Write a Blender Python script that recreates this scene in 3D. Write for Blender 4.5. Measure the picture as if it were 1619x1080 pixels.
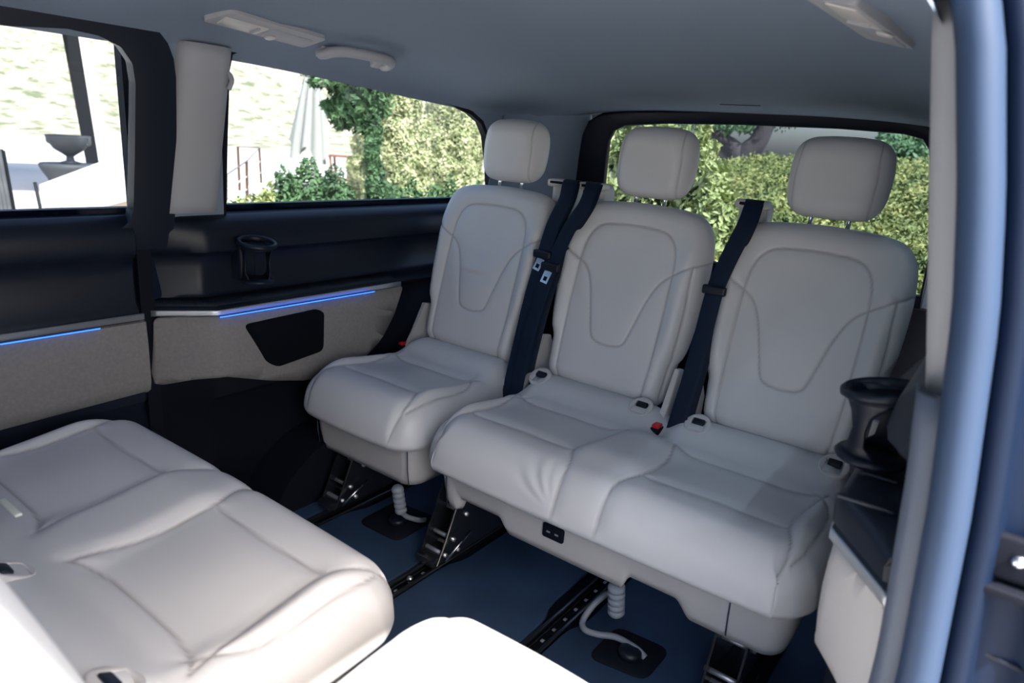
import bpy, bmesh, math, random
import numpy as np
from mathutils import Vector, Matrix, noise
for o in list(bpy.data.objects): bpy.data.objects.remove(o)
SC = bpy.context.scene
COL = SC.collection
PI = math.pi
random.seed(7); RNG = np.random.default_rng(7)

# ------------------------------------------------------------------ camera
# world: x to the van's near (door) side, y to the rear, z up from the cabin floor
FPX = 1088.228
CAM = np.array([0.885, 0.0, 1.12])
RW = np.array([[0.79942777, 0.59641876, 0.07211039],
               [0.22298883, -0.18312677, -0.9574657],
               [-0.55784516, 0.78150448, -0.27939135]])      # rows: right, down, forward
cam_d = bpy.data.cameras.new('camera'); cam = bpy.data.objects.new('camera', cam_d); COL.objects.link(cam)
cam_d.sensor_width = 36; cam_d.lens = FPX / 1619 * 36; cam_d.clip_start = 0.02; cam_d.clip_end = 500
cam.matrix_world = Matrix(((RW[0][0], -RW[1][0], -RW[2][0], CAM[0]),
                           (RW[0][1], -RW[1][1], -RW[2][1], CAM[1]),
                           (RW[0][2], -RW[1][2], -RW[2][2], CAM[2]), (0, 0, 0, 1)))
cam_d.dof.use_dof = True; cam_d.dof.focus_distance = 1.9; cam_d.dof.aperture_fstop = 4.0
SC.camera = cam

# ------------------------------------------------------------------ sky, sun, exposure
w = bpy.data.worlds.new('world'); SC.world = w; w.use_nodes = True
nt = w.node_tree; nt.nodes.clear()
out = nt.nodes.new('ShaderNodeOutputWorld'); bg = nt.nodes.new('ShaderNodeBackground')
sky = nt.nodes.new('ShaderNodeTexSky'); sky.sky_type = 'NISHITA'; sky.sun_disc = False
sky.sun_elevation = math.radians(52); sky.sun_rotation = math.radians(106); sky.air_density = 1.0; sky.dust_density = 4.0
hsv = nt.nodes.new('ShaderNodeHueSaturation'); hsv.inputs['Saturation'].default_value = 1.1
nt.links.new(sky.outputs[0], hsv.inputs['Color']); nt.links.new(hsv.outputs[0], bg.inputs[0])
bg.inputs[1].default_value = 0.36
nt.links.new(bg.outputs[0], out.inputs[0])
sun_d = bpy.data.lights.new('sun', 'SUN'); sun = bpy.data.objects.new('sun', sun_d); COL.objects.link(sun)
sun_d.energy = 8.0; sun_d.angle = math.radians(0.8); sun_d.color = (1, 0.95, 0.88)
sun.rotation_euler = Vector((0.52, -0.16, 0.84)).to_track_quat('Z', 'Y').to_euler()
SC.view_settings.view_transform = 'Standard'; SC.view_settings.look = 'None'
SC.view_settings.gamma = 1; SC.view_settings.use_curve_mapping = False
SC.view_settings.exposure = 0.9
SC.cycles.use_denoising = True
SC.cycles.max_bounces = 10; SC.cycles.diffuse_bounces = 6; SC.cycles.transparent_max_bounces = 16
SC.cycles.sample_clamp_indirect = 6

# ------------------------------------------------------------------ helpers
def link(name, me, mat=None, parent=None):
    o = bpy.data.objects.new(name, me); COL.objects.link(o)
    if mat is not None and len(me.materials) == 0: me.materials.append(mat)
    if parent is not None: o.parent = parent
    return o
def mk(name, bm, mat, parent=None, smooth=True, sharp=None):
    me = bpy.data.meshes.new(name); bmesh.ops.recalc_face_normals(bm, faces=bm.faces)
    bm.to_mesh(me); bm.free()
    if smooth:
        for p in me.polygons: p.use_smooth = True
        if sharp: me.set_sharp_from_angle(angle=math.radians(sharp))
    return link(name, me, mat, parent)
def thing(name, label, cat, loc=(0, 0, 0), rz=0, group=None):
    o = bpy.data.objects.new(name, None); COL.objects.link(o); o.empty_display_size = .05
    o.location = loc; o.rotation_euler = (0, 0, rz)
    o['label'] = label; o['category'] = cat
    if group: o['group'] = group
    return o
def tag(o, label, cat, group=None, kind=None):
    o['label'] = label; o['category'] = cat
    if group: o['group'] = group
    if kind: o['kind'] = kind
    return o
def struct(o): 
    o['kind'] = 'structure'; return o

def ray(px, py): return RW.T @ np.array([px - 809.5, py - 540., FPX])
def at(px, py, ax, v):                 # pixel -> point on the plane (axis ax) = v
    r = ray(px, py); return CAM + r * ((v - CAM[ax]) / r[ax])
def atp(px, py, p0, n):                # pixel -> point on a general plane
    r = ray(px, py); n = np.array(n, float); return CAM + r * (np.dot(np.array(p0) - CAM, n) / np.dot(r, n))
def far(px, py, dist):                 # pixel -> point at a horizontal distance
    r = ray(px, py); return CAM + r * (dist / math.hypot(r[0], r[1]))

def box(bm, c, s, rot=None, bev=0.0, seg=2):
    r = bmesh.ops.create_cube(bm, size=1.0); vs = r['verts']
    bmesh.ops.scale(bm, vec=s, verts=vs)
    if bev > 0:
        es = list({e for v in vs for e in v.link_edges})
        rb = bmesh.ops.bevel(bm, geom=es, offset=bev, segments=seg, affect='EDGES', profile=.6)
        vs = list({v for f in rb['faces'] for v in f.verts} | {v for v in vs if v.is_valid})
        seen = set(vs); stack = list(vs)
        while stack:
            v = stack.pop()
            for e in v.link_edges:
                ov = e.other_vert(v)
                if ov not in seen: seen.add(ov); stack.append(ov)
        vs = list(seen)
    if rot is not None: bmesh.ops.transform(bm, matrix=rot.to_4x4(), verts=vs)
    bmesh.ops.translate(bm, vec=c, verts=vs)
    return vs
def catmull(pts, n=8, closed=False):
    P = [np.array(p, float) for p in pts]; out = []
    N = len(P); rng = range(N) if closed else range(N - 1)
    for i in rng:
        if closed: a, b, c, d = P[(i - 1) % N], P[i], P[(i + 1) % N], P[(i + 2) % N]
        else: a, b, c, d = P[max(i - 1, 0)], P[i], P[i + 1], P[min(i + 2, N - 1)]
        for k in range(n):
            t = k / n
            out.append(.5 * (2 * b + (c - a) * t + (2 * a - 5 * b + 4 * c - d) * t * t + (3 * b - a - 3 * c + d) * t ** 3))
    if not closed: out.append(P[-1])
    return np.array(out)
def tube(bm, pts, rad, seg=10, cap=True):
    """sweep a circle (or flat=(w,t) rounded ribbon) along pts"""
    P = [Vector(p) for p in pts]; rings = []
    rads = rad if isinstance(rad, (list, tuple, np.ndarray)) else [rad] * len(P)
    T0 = (P[1] - P[0]).normalized()
    up = Vector((0, 0, 1)) if abs(T0.z) < .9 else Vector((1, 0, 0))
    side = T0.cross(up).normalized()
    for i, p in enumerate(P):
        T = (P[min(i + 1, len(P) - 1)] - P[max(i - 1, 0)]).normalized()
        side = (side - T * side.dot(T)).normalized(); nn = T.cross(side)
        ring = [bm.verts.new(p + float(rads[i]) * (side * math.cos(a) + nn * math.sin(a))) for a in [2 * PI * k / seg for k in range(seg)]]
        rings.append(ring)
    for a, b in zip(rings, rings[1:]):
        for k in range(seg): bm.faces.new((a[k], a[(k + 1) % seg], b[(k + 1) % seg], b[k]))
    if cap: bm.faces.new(rings[0][::-1]); bm.faces.new(rings[-1])
def ribbon(bm, pts, w, t, acr):
    """flat strap: width w along acr (direction or list), thickness t"""
    P = [Vector(p) for p in pts]; rings = []
    for i, p in enumerate(P):
        T = (P[min(i + 1, len(P) - 1)] - P[max(i - 1, 0)]).normalized()
        A = Vector(acr[i] if isinstance(acr, list) else acr); A = (A - T * A.dot(T)).normalized(); N = T.cross(A)
        ww = w[i] if isinstance(w, (list, tuple)) else w
        prof = [(-.5, 0), (-.46, .5), (-.2, .5), (.2, .5), (.46, .5), (.5, 0), (.46, -.5), (.2, -.5), (-.2, -.5), (-.46, -.5)]
        rings.append([bm.verts.new(p + A * (a * ww) + N * (b * t)) for a, b in prof])
    n = len(rings[0])
    for a, b in zip(rings, rings[1:]):
        for k in range(n): bm.faces.new((a[k], a[(k + 1) % n], b[(k + 1) % n], b[k]))
    bm.faces.new(rings[0][::-1]); bm.faces.new(rings[-1])
def cyl(bm, a, b, r, r2=None, seg=20): tube(bm, [a, b], [r, r if r2 is None else r2], seg)
def lathe(bm, prof, seg=32, m=None):
    rings = []
    for r, z in prof:
        rings.append([bm.verts.new((m @ Vector((r * math.cos(2 * PI * k / seg), r * math.sin(2 * PI * k / seg), z))) if m else (r * math.cos(2 * PI * k / seg), r * math.sin(2 * PI * k / seg), z)) for k in range(seg)])
    for a, b in zip(rings, rings[1:]):
        for k in range(seg): bm.faces.new((a[k], a[(k + 1) % seg], b[(k + 1) % seg], b[k]))
    bm.faces.new(rings[0][::-1]); bm.faces.new(rings[-1])
def plate(bm, loops, off, bev=0.0, seg=3):
    """outer loop + holes (3D points on one plane), thickened by vector off; the off side is bevelled"""
    off = Vector(off); es = []
    for lp in loops:
        vs = [bm.verts.new(Vector(p)) for p in lp]
        for i in range(len(vs)): es.append(bm.edges.new((vs[i], vs[(i + 1) % len(vs)])))
    r = bmesh.ops.triangle_fill(bm, use_beauty=True, use_dissolve=False, edges=es)
    fs = [g for g in r['geom'] if isinstance(g, bmesh.types.BMFace)]
    rim0 = set(es)
    ex = bmesh.ops.extrude_face_region(bm, geom=fs)
    nv = [g for g in ex['geom'] if isinstance(g, bmesh.types.BMVert)]
    nf = set(g for g in ex['geom'] if isinstance(g, bmesh.types.BMFace))
    bmesh.ops.translate(bm, vec=off, verts=nv)
    if bev > 0:
        be = [e for e in bm.edges if len([f for f in e.link_faces if f in nf]) == 1 and len(e.link_faces) == 2]
        bmesh.ops.bevel(bm, geom=be, offset=bev, segments=seg, affect='EDGES', profile=.5, clamp_overlap=True)
def frame_strip(bm, outer, inner, off):
    off = Vector(off); N = len(outer)
    L = [[Vector(p) for p in outer], [Vector(p) for p in inner], [Vector(p) + off for p in inner], [Vector(p) + off for p in outer]]
    R = [[bm.verts.new(p) for p in l] for l in L]
    for a in range(4):
        A, B_ = R[a], R[(a + 1) % 4]
        for k in range(N): bm.faces.new((A[k], A[(k + 1) % N], B_[(k + 1) % N], B_[k]))
def loft(bm, rings, closed=False, cap=False):
    R = [[bm.verts.new(Vector(p)) for p in r] for r in rings]; n = len(R[0])
    for a, b in zip(R, R[1:]):
        for k in range(n if closed else n - 1): bm.faces.new((a[k], a[(k + 1) % n], b[(k + 1) % n], b[k]))
    if cap: bm.faces.new(R[0][::-1]); bm.faces.new(R[-1])
def solid(o, t, off=-1):
    m = o.modifiers.new('s', 'SOLIDIFY'); m.thickness = t; m.offset = off; return o

# ------------------------------------------------------------------ materials
def M(name, col, rough=.5, metal=0, bump=None, var=None, spec=.5, emit=None, estr=0, sheen=0, coat=0, seam=None):
    m = bpy.data.materials.new(name); m.use_nodes = True; t = m.node_tree; b = t.nodes['Principled BSDF']
    b.inputs['Base Color'].default_value = (*col, 1); b.inputs['Roughness'].default_value = rough
    b.inputs['Metallic'].default_value = metal; b.inputs['Specular IOR Level'].default_value = spec
    b.inputs['Sheen Weight'].default_value = sheen; b.inputs['Coat Weight'].default_value = coat
    tc = t.nodes.new('ShaderNodeTexCoord'); src = None
    if var:                                            # (scale, amount) gentle colour variation
        n = t.nodes.new('ShaderNodeTexNoise'); n.inputs['Scale'].default_value = var[0]; n.inputs['Detail'].default_value = 6
        t.links.new(tc.outputs['Object'], n.inputs['Vector'])
        r = t.nodes.new('ShaderNodeValToRGB'); a = var[1]
        r.color_ramp.elements[0].color = (*[c * (1 - a) for c in col], 1); r.color_ramp.elements[0].position = .3
        r.color_ramp.elements[1].color = (*[min(1, c * (1 + a)) for c in (var[2] if len(var) > 2 else col)], 1); r.color_ramp.elements[1].position = .7
        t.links.new(n.outputs['Fac'], r.inputs[0]); src = r.outputs[0]; t.links.new(src, b.inputs['Base Color'])
    if seam:                                           # stitch thread colour plus painted crease shade where the mesh carries a seam
        at_ = t.nodes.new('ShaderNodeAttribute'); at_.attribute_name = 'seam'
        mx = t.nodes.new('ShaderNodeMix'); mx.data_type = 'RGBA'
        t.links.new(at_.outputs['Fac'], mx.inputs[0])
        if src: t.links.new(src, mx.inputs[6])
        else: mx.inputs[6].default_value = (*col, 1)
        mx.inputs[7].default_value = (*seam, 1); t.links.new(mx.outputs[2], b.inputs['Base Color'])
    if bump:                                           # (kind, scale, strength, distance)
        if bump[0] == 'vor':
            n = t.nodes.new('ShaderNodeTexVoronoi'); n.inputs['Scale'].default_value = bump[1]; o_ = n.outputs['Distance']
        elif bump[0] == 'wave':
            n = t.nodes.new('ShaderNodeTexWave'); n.inputs['Scale'].default_value = bump[1]; n.bands_direction = 'DIAGONAL'; o_ = n.outputs['Fac']
        else:
            n = t.nodes.new('ShaderNodeTexNoise'); n.inputs['Scale'].default_value = bump[1]; n.inputs['Detail'].default_value = 5; o_ = n.outputs['Fac']
        t.links.new(tc.outputs['Object'], n.inputs['Vector'])
        bp = t.nodes.new('ShaderNodeBump'); bp.inputs['Strength'].default_value = bump[2]; bp.inputs['Distance'].default_value = bump[3]
        t.links.new(o_, bp.inputs['Height']); t.links.new(bp.outputs[0], b.inputs['Normal'])
    if emit: b.inputs['Emission Color'].default_value = (*emit, 1); b.inputs['Emission Strength'].default_value = estr
    return m
def glass(name, tint, refl=1.0):
    m = bpy.data.materials.new(name); m.use_nodes = True; t = m.node_tree; t.nodes.clear()
    o = t.nodes.new('ShaderNodeOutputMaterial'); mix = t.nodes.new('ShaderNodeMixShader')
    tr = t.nodes.new('ShaderNodeBsdfTransparent'); tr.inputs[0].default_value = (*tint, 1)
    gl = t.nodes.new('ShaderNodeBsdfGlossy'); gl.inputs['Roughness'].default_value = .02
    lw = t.nodes.new('ShaderNodeLayerWeight'); lw.inputs[0].default_value = .5
    pw = t.nodes.new('ShaderNodeMath'); pw.operation = 'POWER'; pw.inputs[1].default_value = 4.5; t.links.new(lw.outputs['Facing'], pw.inputs[0])
    fr = t.nodes.new('ShaderNodeMath'); fr.operation = 'MULTIPLY_ADD'; fr.inputs[1].default_value = .5; fr.inputs[2].default_value = .02; t.links.new(pw.outputs[0], fr.inputs[0])
    t.links.new(fr.outputs[0], mix.inputs[0]); t.links.new(tr.outputs[0], mix.inputs[1]); t.links.new(gl.outputs[0], mix.inputs[2])
    t.links.new(mix.outputs[0], o.inputs[0]); return m
m_leather = M('leather', (.585, .585, .585), .42, bump=('vor', 700, .12, .0006), var=(3, .03), seam=(.36, .345, .34), spec=.45)
m_shell = M('beige_plastic', (.55, .53, .515), .45, bump=('noise', 900, .08, .0005))
m_cloth = M('beige_cloth', (.23, .215, .21), .85, bump=('noise', 700, .35, .001), var=(120, .08))
m_head = M('headliner', (.19, .24, .31), .95, bump=('noise', 900, .3, .0008), var=(300, .03))
m_trimgrey = M('pillar_trim', (.36, .37, .39), .7, bump=('noise', 900, .12, .0005))
m_black = M('black_plastic', (.006, .010, .020), .42, spec=.35, bump=('noise', 1200, .12, .0004))
m_blackm = M('black_matte', (.003, .005, .011), .75, spec=.2)
m_carbon = M('carbon_weave', (.014, .02, .03), .35, bump=('wave', 160, .5, .0006))
m_rubber = M('rubber_seal', (.035, .055, .09), .5)
m_belt = M('belt_webbing', (.004, .012, .032), .6, spec=.25, bump=('wave', 260, .4, .0006), sheen=0)
m_chrome = M('chrome', (.75, .77, .8), .18, 1)
m_satin = M('satin_metal', (.62, .64, .67), .45, .85)
m_steel = M('black_steel', (.012, .014, .018), .22, 0, spec=.7, coat=.5)
m_mat = M('floor_rubber', (.020, .045, .095), .55, bump=('noise', 220, .25, .001), var=(6, .25))
m_red = M('red_button', (.65, .01, .015), .35)
m_blue = M('ambient_light', (.02, .1, .6), .4, emit=(.02, .13, 1.0), estr=2.2)
m_paint = M('car_paint', (.003, .009, .026), .5, spec=.15)
m_conduit = M('grey_conduit', (.22, .25, .29), .5, bump=('wave', 200, .3, .001))
m_glass = glass('window_glass', (.68, .71, .73)); m_glassr = glass('rear_glass', (.58, .62, .68)); m_sunblock = glass('sun_block_glass', (.10, .12, .14))  # last one: near-side pane tint, darkened on purpose to block the sun
m_pale = M('pale_bar_finish', (.75, .78, .68), .35)

# ------------------------------------------------------------------ upholstery pads
def sdf_poly(Q, poly):
    """signed distance (neg inside), closest point; Q (N,2)"""
    A = poly; B = np.roll(poly, -1, 0); best = np.full(len(Q), 1e9); cp = np.zeros_like(Q); ins = np.zeros(len(Q), bool)
    for a, b in zip(A, B):
        d = b - a; L = d @ d
        if L < 1e-14: continue
        t = np.clip(((Q - a) @ d) / L, 0, 1); c = a + t[:, None] * d; dd = ((Q - c) ** 2).sum(1)
        k = dd < best; best[k] = dd[k]; cp[k] = c[k]
        cr = ((a[1] > Q[:, 1]) != (b[1] > Q[:, 1]))
        if a[1] != b[1]:
            xi = (b[0] - a[0]) * (Q[:, 1] - a[1]) / (b[1] - a[1]) + a[0]; ins ^= cr & (Q[:, 0] < xi)
    s = np.sqrt(best); return np.where(ins, -s, s), cp
def dist_line(Q, pl):
    best = np.full(len(Q), 1e9)
    for a, b in zip(pl[:-1], pl[1:]):
        d = b - a; L = d @ d
        if L < 1e-14: continue
        t = np.clip(((Q - a) @ d) / L, 0, 1); best = np.minimum(best, ((Q - a - t[:, None] * d) ** 2).sum(1))
    return np.sqrt(best)
def pad(outline, T, T2, R, res, seams=(), hfun=None, warp=None, gd=.0035, gs=.003, pf=.003, ps=.016, back=True, smooth=4, under=False, wr=None):
    """closed upholstered body. outline: smooth closed plan; T top bulge, T2 under-side depth, R edge roll"""
    poly = catmull(outline, 8, True)
    L = PI / 2 * math.sqrt((T * T + R * R) / 2); E = L - R
    lo = poly.min(0) - E - res; hi = poly.max(0) + E + res
    nx = int((hi[0] - lo[0]) / res) + 1; ny = int((hi[1] - lo[1]) / res) + 1
    gx, gy = np.meshgrid(np.linspace(lo[0], hi[0], nx), np.linspace(lo[1], hi[1], ny), indexing='ij')
    Q = np.stack([gx.ravel(), gy.ravel()], 1); s, cp = sdf_poly(Q, poly)
    n = Q - cp; n /= np.maximum(np.abs(s), 1e-9)[:, None]; n *= np.sign(s)[:, None]
    outside = s >= E; s = np.minimum(s, E)
    du = E - s; t = np.clip(du / L, 0, 1) * PI / 2
    dep = np.where(du < L, R * (1 - np.cos(t)), 0)
    Pp = np.where((du < L)[:, None], cp - n * dep[:, None], Q)
    rim = outside
    def side(Tz, sgn, det):
        P = np.concatenate([Pp, (sgn * Tz * np.sin(t))[:, None]], 1)
        if hfun is not None and sgn > 0: P[:, 2] += hfun(Pp[:, 0], Pp[:, 1]) * np.sin(t) ** 2
        G = P.reshape(nx, ny, 3); rr = rim.reshape(nx, ny)
        for _ in range(smooth):
            H = G.copy(); H[1:-1, 1:-1] = (G[1:-1, 1:-1] * 2 + G[2:, 1:-1] + G[:-2, 1:-1] + G[1:-1, 2:] + G[1:-1, :-2]) / 6
            G = np.where(rr[..., None], G, H)
        sm = np.zeros((nx, ny))
        if det and len(seams):
            du_ = np.gradient(G, axis=0); dv_ = np.gradient(G, axis=1); N = np.cross(du_, dv_)
            N /= np.maximum(np.linalg.norm(N, axis=2, keepdims=True), 1e-9)
            plan = Q; D = np.full(len(plan), 1e9)
            for sl in seams: D = np.minimum(D, dist_line(plan, sl))
            D = D.reshape(nx, ny)
            disp = gd * np.exp(-(D / gs) ** 2) + pf * np.exp(-(D / ps) ** 2)
            if wr is not None: disp = disp + wr(Q[:, 0], Q[:, 1]).reshape(nx, ny)
            sm = np.exp(-(D / (gs * .8)) ** 2); disp = disp if under else np.where(rr, 0, disp) * (1 if under else np.clip(np.sin(t).reshape(nx, ny) * 3, 0, 1))
            G = G - N * disp[..., None] * (1 if sgn > 0 or not under else -1)
        return G.reshape(-1, 3), sm.ravel()
    Vt, smt = side(T, 1, True)
    idx = np.arange(nx * ny).reshape(nx, ny)
    q = np.stack([idx[:-1, :-1], idx[1:, :-1], idx[1:, 1:], idx[:-1, 1:]], -1).reshape(-1, 4)
    q = q[~outside[q].all(1)]
    V = [Vt]; F = [q]; S = [smt]
    if back:
        Vb, smb = side(T2, -1, under); V.append(Vb); F.append(q[:, ::-1] + nx * ny); S.append(smb)
    V = np.concatenate(V); F = np.concatenate(F); S = np.concatenate(S)
    if back:                                            # weld the rim
        rimi = np.where(rim)[0]; mp = np.arange(len(V)); mp[rimi + nx * ny] = rimi; F = mp[F]
    used = np.unique(F); re = np.full(len(V), -1); re[used] = np.arange(len(used)); V = V[used]; S = S[used]; F = re[F]
    if warp is not None: V = warp(V)
    me = bpy.data.meshes.new('pad'); me.from_pydata(V.tolist(), [], F.tolist()); me.update()
    bm = bmesh.new(); bm.from_mesh(me); ly = bm.verts.layers.float.new('seam')
    for v, sv in zip(bm.verts, S): v[ly] = float(sv)
    bmesh.ops.remove_doubles(bm, verts=bm.verts, dist=1e-5)
    bmesh.ops.recalc_face_normals(bm, faces=bm.faces); bm.to_mesh(me); bm.free()
    for p in me.polygons: p.use_smooth = True
    return me
def sstep(x, a, b):
    t = np.clip((x - a) / (b - a), 0, 1); return t * t * (3 - 2 * t)
def gauss(x, c, s): return np.exp(-((x - c) / s) ** 2)

# seat built in its own frame: front edge at y=0, x centred on the backrest, z up from the cabin floor, occupant faces -y
TY0, TZ0 = 0.485, 0.42; TD = np.array([0.145, 0.56]); TD /= np.linalg.norm(TD)
def back_warp(V):
    V = V.copy(); u, v, wv = V[:, 0].copy(), V[:, 1].copy(), V[:, 2] - .055
    return np.stack([u, TY0 + v * TD[0] - wv * TD[1], TZ0 + v * TD[1] + wv * TD[0]], 1)
def bp(u, v, wv=0.0): return (u, TY0 + v * TD[0] - wv * TD[1], TZ0 + v * TD[1] + wv * TD[0])
hw = [(.0, .018), (.11, .019), (.160, .026), (.186, .055), (.193, .12), (.197, .155), (.212, .185), (.222, .26), (.228, .38), (.226, .46), (.215, .52), (.187, .560), (.135, .578), (.06, .584)]
BACK_OUT = hw + [(0, .586)] + [(-a, b) for a, b in hw[:0:-1]]
def mir(l): return [(-a, b) for a, b in l]
arcL = [(-.125, -.05), (-.130, .0), (-.140, .06), (-.145, .18), (-.146, .32), (-.144, .40), (-.139, .45), (-.124, .485), (-.095, .505), (-.04, .512), (.04, .512), (.095, .505), (.124, .485), (.139, .45), (.144, .40), (.146, .32), (.145, .18), (.140, .06), (.130, .0), (.125, -.05)]
uL = [(-.32, .475), (-.26, .45), (-.21, .425), (-.145, .392), (-.112, .36), (-.090, .31), (-.072, .245), (-.060, .20), (-.048, .175), (-.02, .165), (.02, .165), (.048, .175), (.060, .20), (.072, .245), (.090, .31), (.112, .36), (.145, .392), (.21, .425), (.26, .45), (.32, .475)]
bolL = [(-.190, -.05), (-.196, .0), (-.204, .12), (-.212, .28), (-.208, .36), (-.206, .425)]
BACK_SEAMS = [catmull(arcL, 5), catmull(uL, 5), catmull(bolL, 4), catmull(mir(bolL), 4)]
def back_h(x, y):
    b = .016 * sstep(np.abs(x), .13, .19) * (1 - sstep(y, .42, .52))          # side bolsters
    return b + .008 * gauss(y, .22, .12) * gauss(x, 0, .12) + .006 * gauss(y, .08, .06) - .010 * gauss(y, .42, .09) * gauss(x, 0, .11)
me_back = pad(BACK_OUT, .055, .055, .05, .0036, BACK_SEAMS, back_h, back_warp)
me_back.materials.append(m_leather)
def back_h2(x, y): return back_h(x, y) + .007 * gauss(y, .295, .009) * gauss(x, -.01, .05) - .006 * gauss(y, .278 + .25 * (x) ** 2, .012) * gauss(x, -.01, .06)
me_back_w = pad(BACK_OUT, .055, .055, .05, .0036, BACK_SEAMS, back_h2, back_warp); me_back_w.materials.append(m_leather)
# headrest
HZ, HY = 1.088, 0.70
hh = [(0, -.098), (.06, -.097), (.092, -.088), (.112, -.06), (.119, -.01), (.118, .035), (.108, .072), (.082, .093), (.04, .099)]
HEAD_OUT = hh + [(0, .1)] + [(-a, b) for a, b in hh[:0:-1]]
def head_warp(V):
    V = V.copy(); b = .10 * V[:, 1]; y = HY + b - V[:, 2] + 1.2 * V[:, 0] ** 2
    return np.stack([V[:, 0], y, HZ + V[:, 1]], 1)
hs = [np.array([(-.092, -.17), (-.095, 0), (-.088, .17)]), np.array([(.092, -.17), (.095, 0), (.088, .17)])]
me_head = pad(HEAD_OUT, .052, .048, .05, .0036, hs, lambda x, y: -.004 * gauss(x, 0, .06), head_warp, gd=.0012, pf=.001, gs=.0025); me_head.materials.append(m_leather)

def seat_cushion(x0, x1, centres, edge_seam=True, hump=None, creases=None):
    """x0..x1 plan extents; centres: x of the seat panels"""
    D = .56; r = .075
    o = [(x0 + .10, .0), ((x0 + x1) / 2, -.006), (x1 - .10, .0), (x1 - .062, .008), (x1 - .029, .029), (x1 - .008, .062), (x1, .10), (x1 + .002, .25), (x1 - .01, .42), (x1 - .03, D - .03), (x1 - .06, D), ((x0 + x1) / 2, D), (x0 + .06, D), (x0 + .03, D - .03), (x0 + .01, .42), (x0 - .002, .25), (x0, .10), (x0 + .008, .062), (x0 + .029, .029), (x0 + .062, .008)]
    seams = []
    for c in centres:
        h = .155
        for s in (-1, 1):
            seams.append(catmull([(c + s * .190, -.10), (c + s * .190, -.02), (c + s * .188, .03), (c + s * .180, .075), (c + s * h, .13), (c + s * (h - .003), .22), (c + s * (h + .008), .30), (c + s * (h + .030), .37)], 5))
        seams.append(catmull([(c - h, .13), (c, .136), (c + h, .13)], 4))
        seams.append(catmull([(c - h - .03, .37), (c - h + .03, .345), (c, .34), (c + h - .03, .345), (c + h + .03, .37)], 4))
    seams.append(catmull([(x0 + .040, .035), (x0 + .024, .10), (x0 + .022, .22), (x0 + .035, .30), (x0 + .09, .36)], 5))
    seams.append(catmull([(x1 - .040, .035), (x1 - .024, .10), (x1 - .022, .22), (x1 - .035, .30), (x1 - .09, .36)], 5))
    def h_(x, y):
        z = .010 * gauss(y, .10, .09) - .012 * gauss(y, .30, .10)
        bol = np.ones_like(x)
        for c in centres: bol *= sstep(np.abs(x - c), .13, .19)
        z = z + .018 * bol * (1 - sstep(y, .30, .42)) * sstep(y, .06, .16)
        for c in centres: z = z + .006 * gauss(x, c, .10) * gauss(y, .24, .08)
        z = z + .030 * sstep(y, .38, .46)
        if hump is not None: z = z + .012 * gauss(x, hump, .04) * gauss(y, .30, .10) - .03 * gauss(x, hump, .03) * sstep(y, .33, .42)
        return z
    def wr_(x, y):
        w_ = np.zeros_like(x)
        for (cx, cy, amp, sgn_) in creases or ():
            th = np.arctan2(sgn_ * (x - cx), y - cy); rr = np.hypot(x - cx, y - cy)
            w_ = w_ + amp * np.sin(th * 15 + 1.2 * np.sin(rr * 30)) * np.exp(-((rr - .075) / .05) ** 2) * sstep(-th, .12, .3) * (1 - sstep(-th, 1.1, 1.5))
        return w_
    me = pad(o, .105, .035, .075, .0048, seams, h_, lambda V: V + np.array([0, 0, .325]), gd=.004, gs=.0034, pf=.005, ps=.02, smooth=8, wr=wr_ if creases else None)
    me.materials.append(m_leather); return me

def plinth_mesh(x0, x1, notches):
    """hard plastic apron under a cushion: front skirt with cut-outs, rounded front corners"""
    bm = bmesh.new(); xs = []
    n = 140; a = x0 + .045; b = x1 - .045
    path = []                                           # plan path: back-left, front-left corner, front, corner, back-right
    for k in range(8): path.append((x0, .50 - .40 * k / 7))
    for k in range(1, 10):
        t = PI / 2 * k / 9; path.append((a - .045 * math.cos(t), .115 - .055 * math.sin(t)))
    for k in range(1, n): path.append((a + (b - a) * k / n, .06))
    for k in range(0, 10):
        t = PI / 2 * k / 9; path.append((b + .045 * math.sin(t), .115 - .055 * math.cos(t)))
    for k in range(1, 8): path.append((x1, .10 + .40 * k / 7))
    rings = []; cx = (x0 + x1) / 2
    for (x, y) in path:
        zb = .18
        for (n0, n1) in notches:
            d = .010; k = sstep(np.array([x]), n0 - d, n0 + d)[0] * (1 - sstep(np.array([x]), n1 - d * 2.2, n1 + d * 2.2)[0])
            if y < .2: zb += .036 * k
        col = []
        for z, ins in ((.335, -.012), (.322, -.016), (.305, -.010), (.285, .0), (.24, .004), (max(zb + .012, .2), .010), (zb, .016), (zb, .030), (zb + .03, .036)):
            z = max(z, zb)
            f = (x - cx) / (x1 - cx)
            col.append((x - ins * .9 * f, y + ins, z))
        rings.append(col)
    loft(bm, rings); return bm

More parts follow.
